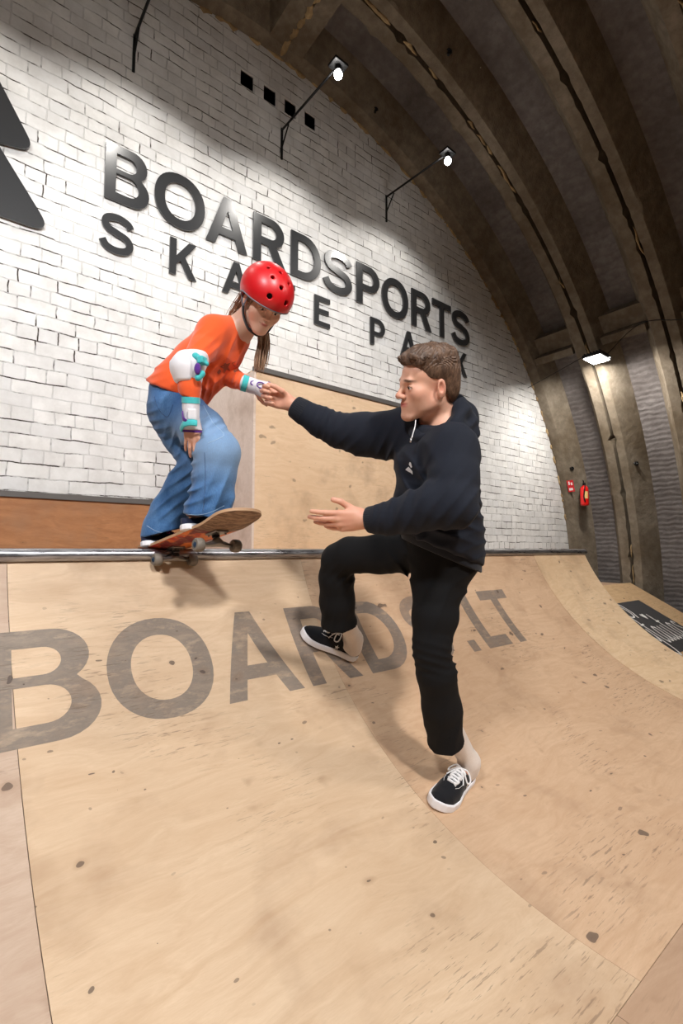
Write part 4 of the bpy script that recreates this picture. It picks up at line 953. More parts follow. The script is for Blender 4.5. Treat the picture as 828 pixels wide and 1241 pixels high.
# left hand, open and turned up; right hand round the girl's hand
yL = viewdir(410, 628, -1, .06, -.02)
hL, _t = hand_sdf(B_, wrL+yL*.012, yL, viewdir(410, 628, .12, .30, -.95), -1, [(8, 8, 6), (13, 12, 8), (20, 14, 10), (28, 18, 12)], [(.55, .8, -.25), (.62, .75, .1), (.35, .93, .1)], 1.02, .5)
yR = nrm(J(322, 476, 1.95)-wrR)
hR, _t = hand_sdf(B_, J(352, 489, 1.948), nrm(viewdir(330, 478, -.93, -.30, .04)), viewdir(330, 478, .10, .15, .97), 1, [(45, 55, 35), (50, 62, 35), (54, 68, 35), (58, 70, 35)], [(.42, .70, -.80), (.22, 1, -.30), (.02, 1, .05)], .98, .4)
def man_tone(V):
    q = HD.loc(V); c = np.zeros((len(V), 4)); c[:, 3] = 1
    lips = np.exp(-((q[:, 0]/.022)**4+((q[:, 2]+.0635)/.0075)**4))*(q[:, 1] > .085); c[:, 2] = lips*.9
    brow = sum(np.exp(-(((q[:, 0]-s*.030)/.017)**4+((q[:, 2]-.0165+.10*(np.abs(q[:, 0])-.03))/.0042)**4)) for s in (-1, 1))*(q[:, 1] > .06); c[:, 1] = np.clip(brow*1.1, 0, .95)
    st = np.clip((q[:, 1]-.02)/.05, 0, 1)*np.clip((-.05-q[:, 2])/.03, 0, 1)*(q[:, 2] > -.13); c[:, 1] = np.maximum(c[:, 1], st*.06)
    lash_mouth_shade(q, c); c[:, 0] = np.clip(sum(blob(q, A(s*.045, .06, -.03), A(.02, .03, .02)) for s in (-1, 1))*.4+blob(q, A(0, .11, -.033), A(.014, .014, .014))*.6+sum(blob(q, A(s*.082, -.012, -.01), A(.012, .02, .035)) for s in (-1, 1))*.7, 0, 1)
    far = np.linalg.norm(q, axis=1) > .2; c[far, :3] = 0; c[far, 0] = .22; return c
part('body', B_, .0029, [HD.p(0, 0, .12), HD.p(0, .12, 0), HD.p(0, -.13, 0), elL, wrL, hL.p(0, .2, 0), wrR, hR.p(0, .15, 0), HL.p(0, .2, 0), HR.p(0, .2, 0), knR, knL, anL, neckb, shL, pel], MATS['skin_man'], man, m=.09, cattr=man_tone)
eyes(HD, man, 'iris_dark')

# ---- hair
def hair_disp(P):
    q = HD.loc(P); x, y, z = q[..., 0], q[..., 1], q[..., 2]; tp = np.clip((z-.06)/.03, 0, 1)
    u = tp*(x+.010*np.sin(y*62+x*40)+.006*np.sin(y*110+2+z*30))+(1-tp)*(y+.4*z+.005*np.sin(z*90)); a = np.sin(u*520+2*np.sin(y*33)); b = np.sin(u*930+1+3*np.sin(z*50+x*20)); c = np.sin(x*75+2*np.sin(y*48+z*30))*np.sin(y*62+1.5*np.sin(x*50))
    return a, b, c
S = SDF(); S.u(HD.el((0, -.016, .048), (.081, .103, .078)), .0); S.u(HD.el((0, .036, .084), (.064, .055, .034)), .03); S.u(HD.el((0, -.02, .104), (.064, .082, .028)), .03)
S.u(HD.el((0, -.060, -.005), (.072, .058, .075)), .02)
for i in range(46):
    x = nr.uniform(-.058, .058); y = nr.uniform(-.07, .074); z = .114-.55*max(y-.03, 0)**1.0*.6-abs(x)*.32-max(-y-.02, 0)*.5
    S.u(HD.el((x, y, z), (.010, .027, .010), rot('Z', nr.uniform(-45, 45))@rot('X', nr.uniform(-15, 25))), .008)
for i in range(14):
    x = -.060+.120*i/13+nr.uniform(-.004, .004); S.u(HD.co((x*.95,   .055, .100-abs(x)*.3), (x*1.02, .083-abs(x)*.36, .076+nr.uniform(-.006, .004)-abs(x)*.1), .013, .007), .007)
def hair_cut(P):
    q = HD.loc(P); x, y, z = np.abs(q[..., 0]), q[..., 1], q[..., 2]
    line = np.interp(y, [-.12, -.075, -.045, -.012, .012, .03, .045, .068, .082, .12], [-.075, -.07, -.030, .014, .018, .030, .048, .066, .070, .072])
    w = .004*np.sin(x*190+y*130); return (line-z+w)*.8
S.i((hair_cut, HD.o, 1e9), .004)
base_call = S.__call__
tpf = lambda q: np.clip((q[..., 2]-.055)/.04, .1, 1)
class HairSDF(SDF):
    def __call__(s, P, c=None, rad=None):
        d = SDF.__call__(s, P, c, rad); a, b, e = hair_disp(P); q = HD.loc(P); top = np.clip((q[..., 2]-.035)/.04, 0.12, 1); return d-(.0018*a+.0009*b*tpf(q)+.0030*e*tpf(q))*top
S.__class__ = HairSDF
part('hair', S, .0024, [HD.p(0, 0, .14), HD.p(0, .1, .05), HD.p(0, -.12, -.06), HD.p(.08, 0, 0), HD.p(-.08, 0, 0)], MATS['hair_brown'], man, m=.09, sm=0, act_k=2.5, label='short wavy brown hair')

# ---- hoodie
S = SDF()
S.u(loft([(J(527, 533, 1.69), .140, .078), (J(524, 562, 1.70), .172, .118), (J(528, 605, 1.71), .178, .136), (J(532, 640, 1.74), .180, .140), (J(535, 664, 1.765), .172, .136), (J(538, 690, 1.77), .164, .130)], t_sh), .0)
hem_n = viewdir(530, 660, -.40, .92, 0)
S.i(plane(J(531, 664, 1.76), hem_n), .02)
S.u(cone(neckb+t_up*-.02, shL+t_up*.008, .068, .068), .05); S.u(cone(neckb+t_up*-.01, shR+t_up*.01, .075, .072), .06)
S.chain([shL, J(550, 580, 1.50), elL, J(526, 613, 1.475), J(500, 621, 1.51), J(472, 628, 1.545), J(456, 630, 1.567)], [.078, .076, .075, .070, .064, .052, .047], .05, .02)
S.chain([shR, J(465, 528, 1.86), J(440, 526.5, 1.90), J(412, 522, 1.93), J(390, 512, 1.945), J(369, 500, 1.95)], [.090, .088, .084, .068, .060, .050], .06, .02)
# neck opening and sleeves hollow at the ends
S.s(cone(neckb+t_up*-.012, HD.p(0, -.02, -.05), .068, .078), .012)
S.s(cone(J(512, 502, 1.60), J(532, 500, 1.58), .042, .046), .010)
f_ = S.fold
f_(J(540, 615, 1.60), .10, J(560, 560, 1.6)-J(530, 640, 1.6), .045, 0.0145, 1); f_(J(500, 615, 1.50), .07, viewdir(500, 620, 1, .45, 0), .040, 0.0130, 2); f_(J(470, 628, 1.54), .045, viewdir(470, 628, 1, .15, 0), .026, 0.0087, 3)
f_(elL, .07, viewdir(553, 611, .8, .7, 0), .038, 0.0145, 4); f_(J(552, 650, 1.70), .09, viewdir(530, 650, .35, 1, 0), .042, 0.0159, 5); f_(J(500, 640, 1.68), .08, viewdir(530, 650, .5, 1, 0), .045, 0.0130, 6)
f_(J(520, 585, 1.62), .10, viewdir(520, 585, .9, -.65, 0), .06, 0.0130, 7); f_(J(480, 545, 1.80), .07, viewdir(480, 545, 1, .5, 0), .045, 0.0130, 8); f_(J(400, 515, 1.93), .055, viewdir(400, 515, 1, .35, 0), .030, 0.0130, 9)
f_(J(430, 530, 1.90), .06, viewdir(430, 530, 1, .9, 0), .04, 0.0116, 10); f_(J(375, 503, 1.95), .035, viewdir(375, 503, 1, .45, 0), .020, 0.0087, 11); f_(J(545, 560, 1.58), .08, viewdir(545, 560, .9, .4, 0), .05, 0.0101, 12); f_(J(490, 580, 1.75), .10, viewdir(490, 580, .9, -.2, 0), .055, 0.0101, 13); f_(J(570, 600, 1.75), .09, viewdir(570, 600, .3, 1, 0), .05, 0.0130, 14)
hood_ = part('hoodie', S, .0045, [shL, shR, elL, wrL, J(369, 500, 1.95), J(531, 664, 1.76), J(585, 600, 1.8), HD.p(0, 0, -.1)], MATS['hoodie_cloth'], man, m=.14, label='black cotton hoodie')
# hood lying round the neck and on the back
S = SDF(); rim = catmull([J(503, 525, 1.66), J(512, 532, 1.62), J(530, 530, 1.575), J(547, 516, 1.565), J(558, 497, 1.60), J(556, 482, 1.67), J(545, 477, 1.74), J(532, 487, 1.80), J(514, 508, 1.80), J(503, 518, 1.73)], 4, True)
for i in range(len(rim)): S.u(cone(rim[i], rim[(i+1) % len(rim)], .0165), .012)
S.u(loft([(J(548, 524, 1.60), .030, .05), (J(564, 516, 1.65), .045, .038), (J(566, 508, 1.74), .05, .036), (J(552, 508, 1.83), .04, .03)], A(0, 0, 1)), .045)
S.u(cone(J(558, 500, 1.62), J(567, 520, 1.68), .026, .030), .03)
S.u(cone(J(553, 492, 1.72), J(568, 514, 1.78), .026, .03), .04)
S.u(loft([(J(512, 534, 1.63), .014, .02), (J(532, 537, 1.59), .020, .03), (J(554, 533, 1.59), .026, .036), (J(567, 526, 1.65), .03, .04)], A(0, 0, 1)), .02)
S.s(cone(J(528, 508, 1.68), J(543, 478, 1.68), .060, .062), .008); S.s(cone(J(512, 504, 1.60), J(534, 498, 1.57), .040, .042), .008)
f_ = S.fold; f_(J(560, 515, 1.62), .06, viewdir(560, 515, .6, .8, 0), .045, 0.0101, 21); f_(J(530, 530, 1.58), .05, viewdir(530, 530, .3, 1, 0), .03, 0.0072, 22)
part('hood', S, .0048, [J(500, 530, 1.66), J(575, 525, 1.65), J(550, 470, 1.7), J(550, 500, 1.88), J(530, 530, 1.52)], MATS['hoodie_cloth'], man, m=.06, sm=2, label='hood lying folded on the shoulders')
# ribbed cuffs and hem band
def band(P, R, name, mat, parent, n=48, ribs=36, amp=.0012, label=None, e=None):
    P = [A(*p) for p in P]; V = []; F = []; ax = nrm(P[-1]-P[0]); a = nrm((e if e is not None else A(0, 0, 1))-ax*np.dot(e if e is not None else A(0, 0, 1), ax)); b = np.cross(ax, a)
    for i, p in enumerate(P):
        ra, rb = R[i] if hasattr(R[i], '__len__') else (R[i], R[i])
        for k in range(n*2):
            th = pi*k/n; w = 1+0*amp; d_ = amp*sin(ribs*th); V.append(p+a*(ra+d_)*cos(th)+b*(rb+d_)*sin(th))
    N_ = n*2; L = len(P)
    for i in range(L-1):
        for k in range(N_): l = (k+1) % N_; F.append((i*N_+k, i*N_+l, (i+1)*N_+l, (i+1)*N_+k))
    return mob(name, V, F, mat, parent, True, label)
def cuff(p0, p1, r0, r1, parent=None, mat='rib_knit', name='cuff', **kw):
    d = p1-p0; P = [p0, p0+d*.08, p0+d*.9, p1, p1-d*.02, p0+d*.3]; R = [r0*.97, r0, r1, r1*.96, r1*.86, r1*.84]; return band(P, R, name, MATS[mat], parent or man, **kw)
cuff(J(466, 628.5, 1.552), J(446.5, 630.3, 1.578), .047, .043); cuff(J(371, 501.5, 1.948), J(357, 492.5, 1.957), .051, .045)
S = SDF(); S.u(loft([(J(533, 640, 1.752), .172, .134), (J(537, 690, 1.77), .158, .126)], t_sh), 0); S.i(plane(J(532, 672, 1.765), hem_n)); S.i(plane(J(530, 650, 1.76), -hem_n))
part('hem_band', S, .005, [J(531, 660, 1.5), J(531, 660, 2.0), J(590, 660, 1.7), J(480, 660, 1.8)], MATS['rib_knit'], man, label='ribbed hem of the hoodie')
# drawcord and chest emblem
m = MB(); m.tube(catmull([J(504, 509, 1.60), J(503.0, 517, 1.575), J(500.5, 526, 1.57), J(498.5, 533, 1.565)], 4), .0018, 6); m.build('drawcord', MATS['cloth_white'], man, True, label='thin pale drawcord')
m = MB(); m.tube([J(498.5, 531, 1.565), J(498, 536, 1.562)], .0035, 8); m.build('cord_tip', MATS['silver'], man, True, label='metal cord tip')
# white emblem pressed onto the chest: found by walking from the viewer's side onto the cloth
def on_cloth(obj_, p, d):
    bpy.context.view_layer.update(); mw = obj_.matrix_world.inverted(); o_ = mw@Vector([float(x) for x in p]); dd = (mw.to_3x3()@Vector([float(x) for x in d])).normalized(); hit, loc, no, _ = obj_.ray_cast(o_, dd)
    if not hit: return None, None
    return np.array(obj_.matrix_world@loc), np.array(obj_.matrix_world.to_3x3()@no)
def decal(obj_, polys, name, mat, parent, push=.0018, label=None):
    mb = MB()
    for L in polys:
        V0, F0 = poly_fill([L], 0); V = []; ok = True
        for x, y, _ in V0:
            p, n_ = on_cloth(obj_, A(0, 0, 0), ray(x, -y))
            if p is None: ok = False; break
            V.append(p+n_*push)
        if ok: mb.add(V, F0)
    if mb.V: return mb.build(name, mat, parent, label=label)
decal(hood_, [[(x, -y) for x, y in q] for q in [[(497, 560), (498.6, 560.5), (500.2, 566), (498.8, 567), (496.2, 563)], [(492, 569), (495.8, 565.5), (498.5, 568.5), (500.5, 571), (500.8, 575), (498.4, 572.8), (495, 571.2)]]], 'chest_emblem', MATS['cloth_white'], man, label='small white emblem on the chest')
m = MB(); m.tube(catmull([HD.p(-.050, -.03, -.125), HD.p(-.056, .0, -.150), HD.p(-.030, .045, -.166), HD.p(.0, .058, -.170)], 6), .0012, 5); m.build('neck_chain', MATS['chain_gold'], man, True, label='thin gold neck chain')
S = SDF(); c0 = [HD.p(-.045, -.065, -.112), HD.p(-.058, -.035, -.125), HD.p(-.058, -.005, -.145), HD.p(-.046, .022, -.162)]
for a, b in zip(c0, c0[1:]): S.u(cone(a, b, .0075), .004)
part('shirt_collar', S, .003, c0, MATS['cloth_white'], man, m=.03, label='white T-shirt collar')

# ---- trousers
S = SDF()
S.u(loft([(J(532, 640, 1.755), .150, .115), (J(534, 676, 1.77), .152, .118)], t_sh), 0)
S.u(loft([(J(536, 682, 1.735), .09, .098), (J(530, 715, 1.715), .085, .088), (J(527, 745, 1.70), .078, .077), (J(523.5, 778, 1.69), .064, .064), (J(523.5, 792, 1.69), .060, .062), (J(529, 815, 1.705), .066, .068), (J(535, 855, 1.755), .068, .070), (J(541, 903, 1.81), .066, .066), (J(544, 925, 1.83), .066, .066)], t_sh), .05)
S.u(loft([(J(505, 670, 1.84), .08, .08), (J(460, 671.5, 1.92), .075, .076), (J(425, 673, 1.99), .073, .074), (J(411, 679, 2.03), .070, .072), (J(408, 700, 2.06), .071, .073), (J(409, 730, 2.10), .073, .075), (J(411, 757, 2.14), .074, .076), (J(412, 775, 2.16), .074, .076)], t_sh), .03)
S.i(plane(J(540, 901, 1.80), nrm(J(544, 925, 1.83)-J(535, 855, 1.755))), .004); 
cutR = nrm(J(412, 775, 2.16)-J(409, 730, 2.10))
def only_right(P):
    d1 = (P-J(411, 756, 2.14))@cutR; side = (P-J(470, 700, 1.95))@CR; return np.where(side < 0, d1, -1.0)
S.i((only_right, pel, 1e9), .003)
for H0, tg in ((hemL, J(536, 870, 1.77)), (hemR, J(409, 735, 2.10))): S.s(cone(H0+(H0-tg)*.8, tg, .060, .052), .004)
f_ = S.fold
f_(knL, .055, viewdir(523, 792, -.25, 1, 0), .030, 0.0145, 31); f_(J(540, 800, 1.73), .05, viewdir(523, 792, .3, 1, 0), .026, 0.0145, 32); f_(J(534, 735, 1.70), .10, viewdir(530, 740, .9, .5, 0), .07, 0.0087, 33); f_(J(538, 870, 1.78), .10, viewdir(538, 870, 1, .3, 0), .06, 0.0087, 34)
f_(J(505, 690, 1.82), .08, viewdir(505, 690, .8, -.6, 0), .045, 0.0145, 35); f_(J(420, 690, 2.02), .06, viewdir(420, 690, .7, .7, 0), .032, 0.0116, 36); f_(J(550, 690, 1.75), .09, viewdir(550, 690, .6, .8, 0), .045, 0.0130, 37); f_(J(410, 740, 2.1), .08, viewdir(410, 740, 1, .3, 0), .05, 0.0072, 38)
part('trousers', S, .0052, [J(480, 640, 1.6), J(600, 650, 1.95), J(600, 690, 1.6), J(480, 660, 2.05), J(544, 930, 1.83), J(411, 775, 2.2), J(385, 670, 2.1), J(500, 900, 1.7)], MATS['trouser_cloth'], man, m=.10, label='black straight trousers')
# ================================================================== skateboard
axR, axF0 = onY(212.4, 678.5, 2.068), None
best = None
for d in np.linspace(1.5, 2.0, 400):
    q = ray(264, 661)*d; e = abs(np.linalg.norm(q-axR)-.335)
    if best is None or e < best[0]: best = (e, q)
axF = best[1]; bf = nrm(axF-axR); ba = nrm(A(1, .0, 0)-bf*bf[0]); bu = np.cross(ba, bf); bu = bu if bu[2] > 0 else -bu
BDM = np.c_[ba, bf, bu]; bc = (axR+axF)/2+bu*.052                       # deck underside centre
bpnt = lambda x, y, z: bc+BDM@A(x, y, z)
board = thing('skateboard', bpnt(0, 0, -.078), 'skateboard with red underside balanced on the coping, nose lifted out over the ramp', 'skateboard')
LB, WB = .388, .094
def deck_z(y): a = abs(y); return 0 if a < .205 else (a-.205)**1.25*.26
def deck_w(y):
    a = abs(y)-(LB-WB*1.05); return WB if a <= 0 else WB*sqrt(max(0, 1-(a/(WB*1.05))**2.3))
V = []; F = []; mi = []; ny, nx = 56, 10; ysd = [-LB+2*LB*(.5-.5*cos(pi*i/ny))*1.0 for i in range(ny+1)]
for y in ysd:
    w_ = max(deck_w(y), .002)
    for i in range(nx+1):
        x = -w_+2*w_*i/nx; V.append(bpnt(x, y, deck_z(y)+.010*(x/WB)**2*(1 if abs(y) < .3 else 1)))
n1 = len(V); V += [p+bu*.0105 for p in V]
def q_(i, j, o=0): return o+i*(nx+1)+j
for i in range(ny):
    for j in range(nx):
        F.append((q_(i, j), q_(i+1, j), q_(i+1, j+1), q_(i, j+1))); mi.append(0 if abs(ysd[i]) < .155 or ysd[i] < 0 and ysd[i] > -.33 else 1)
        F.append((q_(i, j, n1), q_(i, j+1, n1), q_(i+1, j+1, n1), q_(i+1, j, n1))); mi.append(2)
    for j, sgn in ((0, 1), (nx, -1)):
        a = (q_(i, j), q_(i, j, n1), q_(i+1, j, n1), q_(i+1, j)); F.append(a if sgn > 0 else a[::-1]); mi.append(3)
for i in (0, ny): F.append(tuple([q_(i, j) for j in range(nx+1)]+[q_(i, j, n1) for j in range(nx, -1, -1)])); mi.append(3)
t = NT('deck_graphic'); n1_ = t.noise(9, 4, .7); n2_ = t.noise(30, 3, .6, t.mapv((1, 3, 1)))
c = t.mix(t.ramp(n1_, [(.42, 0), (.5, 1)]), srgb(186, 44, 30), srgb(226, 120, 44)); c = t.mix(t.ramp(t.noise(5, 3, .6, t.mapv((2, 1, 1), (3, 3, 3))), [(.52, 0), (.56, 1)]), c, srgb(120, 24, 30))
c = t.mix(t.ramp(n2_, [(.54, 0), (.62, .8)]), c, srgb(150, 120, 96)); t.set(Base_Color=c, Roughness=.5)
t = NT('deck_scraped'); n1_ = t.noise(24, 4, .7, t.mapv((1, 3, 1))); c = t.mix(t.ramp(n1_, [(.4, 0), (.6, 1)]), srgb(104, 76, 58), srgb(158, 126, 98)); t.set(Base_Color=c, Roughness=.65)
plain('grip_tape', (.012, .012, .013, 1), .95); plain('maple_ply', srgb(186, 150, 116), .6)
o = mob('deck', V, F, [MATS['deck_graphic'], MATS['deck_scraped'], MATS['grip_tape'], MATS['maple_ply']], board); o.data.polygons.foreach_set('material_index', mi[:len(o.data.polygons)]); autosmooth(o, 40)
M_truck = plain('truck_metal', srgb(150, 146, 142), .4, .85); M_wheel = plain('wheel_urethane', srgb(120, 112, 102), .6); M_bear = plain('bearing_blue', srgb(52, 74, 100), .35, .5)
for yc, sg in ((-.1675, -1), (.1675, 1)):
    tr = thing('truck', bpnt(0, yc, -.052), None, None); tr.parent = board; tr.location = Vector([float(x) for x in bpnt(0, yc, -.052)])-wl(board)
    m = MB(); m.box((-.028, yc-.040, -.008), (.028, yc+.040, .001), (BDM, bc), bev=.003); m.build('base_plate', M_truck, tr)
    m = MB(); m.tube([bpnt(0, yc-sg*.012, -.008), bpnt(0, yc-sg*.006, -.038)], [.014, .010], 12); V2 = []
    for x, h_ in ((-.062, .007), (-.045, .0085), (-.02, .012), (0, .019), (.02, .012), (.045, .0085), (.062, .007)): V2.append((bpnt(x, yc, -.052+(h_-.007)*1.2), (h_*1.05, h_)))
    m.tube([v[0] for v in V2], [v[1] for v in V2], 14, up=bu); m.build('hanger', M_truck, tr, True)
    m = MB(); m.lathe([(.012, -.040), (.015, -.036), (.015, -.028), (.012, -.024)], bpnt(0, yc-sg*.008, 0), bu, 16); m.lathe([(.011, -.022), (.015, -.020), (.015, -.012), (.012, -.009)], bpnt(0, yc-sg*.010, 0), bu, 16); m.build('bushing', MATS['black_webbing'], tr, True)
    m = MB()
    for x in (-.02, .02):
        for y in (-.027, .027): m.lathe([(.0045, -.0145), (.0045, -.008)], bpnt(x, yc+y, 0), bu, 6)
    m.tube([bpnt(-.097, yc, -.052), bpnt(.097, yc, -.052)], .004, 8); m.build('axle', M_truck, tr)
    for sx in (-1, 1):
        c0 = bpnt(sx*.080, yc, -.052); w_ = MB(); w_.lathe([(.012, -.0165), (.0215, -.0165), (.0255, -.011), (.0262, 0), (.0255, .011), (.0215, .0165), (.012, .0165)], c0, ba, 30); wh = w_.build('wheel', M_wheel, tr, True); autosmooth(wh, 50)
        b_ = MB(); b_.lathe([(.0035, .0), (.0115, .0), (.0115, .0172), (.0095, .0178), (.0045, .0175)], c0, ba*sx, 20); b_.lathe([(.0062, .017), (.0062, .0215), (.003, .022)], c0, ba*sx, 6); b_.build('bearing', M_bear, wh, label='blue bearing and axle nut')

# ================================================================== the rider
girl = thing('person', bpnt(0, -.05, .01), 'child in red helmet, orange top and blue jeans crouching on the skateboard', 'person')
GH = Fr(J(320.5, 365, 1.87), viewdir(321, 368, .24, .42, -.87), viewdir(321, 368, .44, -.82, -.28), .885)
gneck = J(287, 403, 1.955)
gshR, gelR, gwrR = J(259, 402, 1.875), J(230, 446, 1.77), J(231.5, 500, 1.775)
gshL, gelL, gwrL = J(286, 412, 2.05), J(266, 452, 2.05), J(303, 466.5, 1.955)
gpel = J(213, 484, 2.03); g_up = nrm(gneck-gpel); g_sh = nrm(gshR-gshL)
feetR = bpnt(-.118, .115, .0115); feetL = bpnt(-.118, -.222, .0125)
fdR = nrm(ba*.98+bf*.12); fdL = nrm(ba*.98+bf*.03)
GR, _ = shoe('shoe', feetR, fdR, bu, 1, girl, MATS['shoe_navy'], MATS['shoe_sole'], MATS['lace_pink'], .74, 'navy trainer with pink laces on the front foot', star=False)
GL, _ = shoe('shoe', feetL, fdL, nrm(bu+bf*-.05), -1, girl, MATS['shoe_navy'], MATS['shoe_sole'], MATS['lace_pink'], .74, 'navy trainer on the tail of the board', star=False)
ganR, ganL = GR.p(0, .06, .11), GL.p(0, .06, .11)
gkR, gkL = J(263, 549, 1.85), J(240, 560, 2.04)
B_ = SDF(); head_sdf(B_, GH, gneck, child=True)
B_.u(cone(GH.p(0, -.03, -.06), gneck, .043, .045), .02)
B_.u(loft([(gneck, .07, .045), (J(266, 420, 1.97), .095, .07), (J(240, 448, 2.0), .085, .065), (gpel, .095, .075)], g_sh), .04)
B_.u(cone(gneck, gshR, .03, .035), .03); B_.u(cone(gneck, gshL, .03, .035), .03)
B_.chain([gshR, gelR, gwrR], [.034, .028, .021], .02, .01); B_.chain([gshL, gelL, gwrL], [.034, .028, .021], .02, .01)
B_.chain([J(222, 498, 1.98), gkR, ganR], [.055, .038, .026], .04, .02); B_.chain([J(206, 498, 2.08), gkL, ganL], [.055, .038, .026], .04, .02)
B_.u(cone(ganR, GR.p(0, .15, .03), .022, .016), .02); B_.u(cone(ganL, GL.p(0, .15, .03), .022, .016), .02)
ghR, _t = hand_sdf(B_, J(232.5, 508, 1.772), viewdir(232, 520, -.04, 1, .03), viewdir(232, 520, -.15, .05, -.98), 1, [(8, 12, 8), (8, 14, 8), (9, 15, 10), (12, 16, 10)], [(.45, .9, -.3), (.12, .98, -.15), (-.05, 1, -.1)], .80, .8)
ghL, _t = hand_sdf(B_, J(308, 468.5, 1.952), viewdir(318, 472, .93, .30, .05), viewdir(318, 472, .10, -.40, -.91), -1, [(38, 50, 35), (40, 52, 35), (42, 54, 35), (44, 54, 35)], [(.75, .62, -.5), (.3, .8, -.5), (.1, .9, -.45)], .74, .3)
def girl_tone(V):
    q = GH.loc(V); c = np.zeros((len(V), 4)); c[:, 3] = 1
    c[:, 2] = np.exp(-((q[:, 0]/.0155)**4+((q[:, 2]+.0635)/.0068)**4))*(q[:, 1] > .07)*.8
    c[:, 1] = sum(np.exp(-(((q[:, 0]-s*.030)/.016)**4+((q[:, 2]-.0165+.10*(np.abs(q[:, 0])-.03))/.0032)**4)) for s in (-1, 1))*(q[:, 1] > .06)*.6
    lash_mouth_shade(q, c); c[:, 0] = np.clip(sum(blob(q, A(s*.043, .06, -.035), A(.02, .03, .02)) for s in (-1, 1))*.45+blob(q, A(0, .105, -.033), A(.012, .012, .012))*.4, 0, 1)
    far = np.linalg.norm(q, axis=1) > .2; c[far, :3] = 0; c[far, 0] = .3; return c
part('body', B_, .0028, [GH.p(0, 0, .12), GH.p(0, .12, 0), GH.p(0, -.13, 0), GH.p(.1, 0, 0), GH.p(-.1, 0, 0), gelR, gwrR, ghR.p(0, .2, 0), ghL.p(0, .2, 0), GR.p(0, .3, 0), GL.p(0, .3, 0), gkR, gkL, gpel], MATS['skin_girl'], girl, m=.08, cattr=girl_tone)
eyes(GH, girl, 'iris_dark')

# ---- top
S = SDF()
S.u(loft([(J(282, 403, 1.96), .092, .058), (J(266, 420, 1.97), .118, .100), (J(243, 445, 2.0), .118, .112), (J(222, 468, 2.02), .122, .116), (J(208, 484, 2.03), .126, .120)], g_sh), 0)
S.u(cone(gneck+g_up*-.02, gshR, .045, .05), .04); S.u(cone(gneck+g_up*-.02, gshL, .045, .048), .04)
S.chain([gshR, J(245, 424, 1.83), gelR, J(230, 470, 1.765), J(231, 489, 1.77)], [.054, .049, .045, .038, .034], .04, .015)
S.chain([gshL, gelL, J(284, 459, 2.01), J(299, 465, 1.965)], [.050, .042, .038, .033], .03, .015)
gh_n = viewdir(215, 478, -.78, .95, 0); gh_n = nrm(viewdir(215, 478, -.38, .92, 0))
S.i(plane(J(216, 478, 2.03), gh_n), .01)
S.s(loft([(gneck+g_up*.05, .062, .050), (gneck+g_up*-.002, .056, .045)], g_sh), .008)
f_ = S.fold
f_(J(240, 462, 1.93), .07, viewdir(236, 455, .8, -.6, 0), .045, .006, 51); f_(J(262, 462, 1.92), .06, viewdir(262, 452, .6, .8, 0), .045, .006, 52); f_(J(200, 462, 2.0), .07, viewdir(200, 462, .3, 1, 0), .028, .009, 53)
f_(J(231, 474, 1.80), .035, viewdir(231, 474, .15, 1, 0), .016, .007, 54); f_(J(248, 420, 1.83), .05, viewdir(248, 420, .6, .8, 0), .028, .007, 55); f_(J(290, 462, 1.98), .035, viewdir(290, 462, .9, .4, 0), .018, .006, 56); f_(J(255, 475, 1.95), .05, viewdir(255, 475, .9, .3, 0), .026, .009, 57)
f_(J(280, 425, 1.90), .06, viewdir(280, 425, .9, .5, 0), .04, .006, 58)
top_ = part('long_sleeve_top', S, .0042, [J(180, 490, 2.1), J(300, 400, 1.9), J(210, 400, 1.8), J(310, 470, 1.95), J(230, 490, 1.72), J(240, 440, 2.2)], MATS['orange_jersey'], girl, m=.07, label='bright orange long-sleeved top')
star = []
for i in range(10): a = pi/2+i*pi/5+.3; r_ = (8.5 if i % 2 == 0 else 3.8); star.append((273.5+r_*cos(a)*.8, -(444.5-r_*sin(a))))
plain('print_grey', srgb(150, 74, 52), .8)
decal(top_, [star, [(281, -440), (285, -438), (288, -441), (284, -444)], [(283, -449), (287, -447), (288, -450), (284, -452)], [(263, -451), (266, -447), (268, -450), (265, -454)]], 'star_print', MATS['print_grey'], girl, .0012, 'faded star print on the chest')
# ---- jeans
S = SDF()
S.u(loft([(J(212, 476, 2.03), .108, .100), (J(215, 493, 2.03), .116, .108), (J(219, 506, 2.03), .11, .105)], g_sh), 0)
S.chain([J(222, 500, 1.98), J(245, 522, 1.91), gkR, J(260, 575, 1.855), J(257, 600, 1.855), J(251, 622, 1.865), J(249, 634, 1.87)], [.090, .088, .086, .080, .080, .084, .085], .04, .02)
S.chain([J(205, 500, 2.07), J(222, 530, 2.06), gkL, J(222, 590, 2.07), J(206, 620, 2.09), J(199, 640, 2.10), J(196, 652, 2.10)], [.085, .080, .072, .072, .078, .084, .086], .04, .02)
cR, cL = nrm(viewdir(250, 628, -.18, 1, 0)), nrm(viewdir(199, 645, .25, 1, 0))
def cut_legs(P):
    side = (P-J(224, 610, 1.98))@nrm(viewdir(224, 610, .55, -.05, -.83)); return np.where(side > 0, (P-J(249, 627, 1.865))@cR, (P-J(198, 645.5, 2.10))@cL)
S.i((cut_legs, gpel, 1e9), .003); S.i(plane(J(213, 470, 2.03), -gh_n), .004)
S.s(cone(J(250, 642, 1.87), J(255, 610, 1.86), .070, .045), .003); S.s(cone(J(196, 662, 2.10), J(206, 630, 2.09), .070, .045), .003)
f_ = S.fold
f_(J(255, 520, 1.85), .06, viewdir(255, 520, .5, .8, 0), .036, .011, 61); f_(J(237, 560, 1.86), .06, viewdir(237, 560, .35, 1, 0), .034, .010, 62); f_(J(240, 600, 1.83), .07, viewdir(240, 600, .5, 1, 0), .04, .012, 63); f_(J(205, 505, 2.0), .07, viewdir(205, 505, .3, 1, 0), .035, .010, 64)
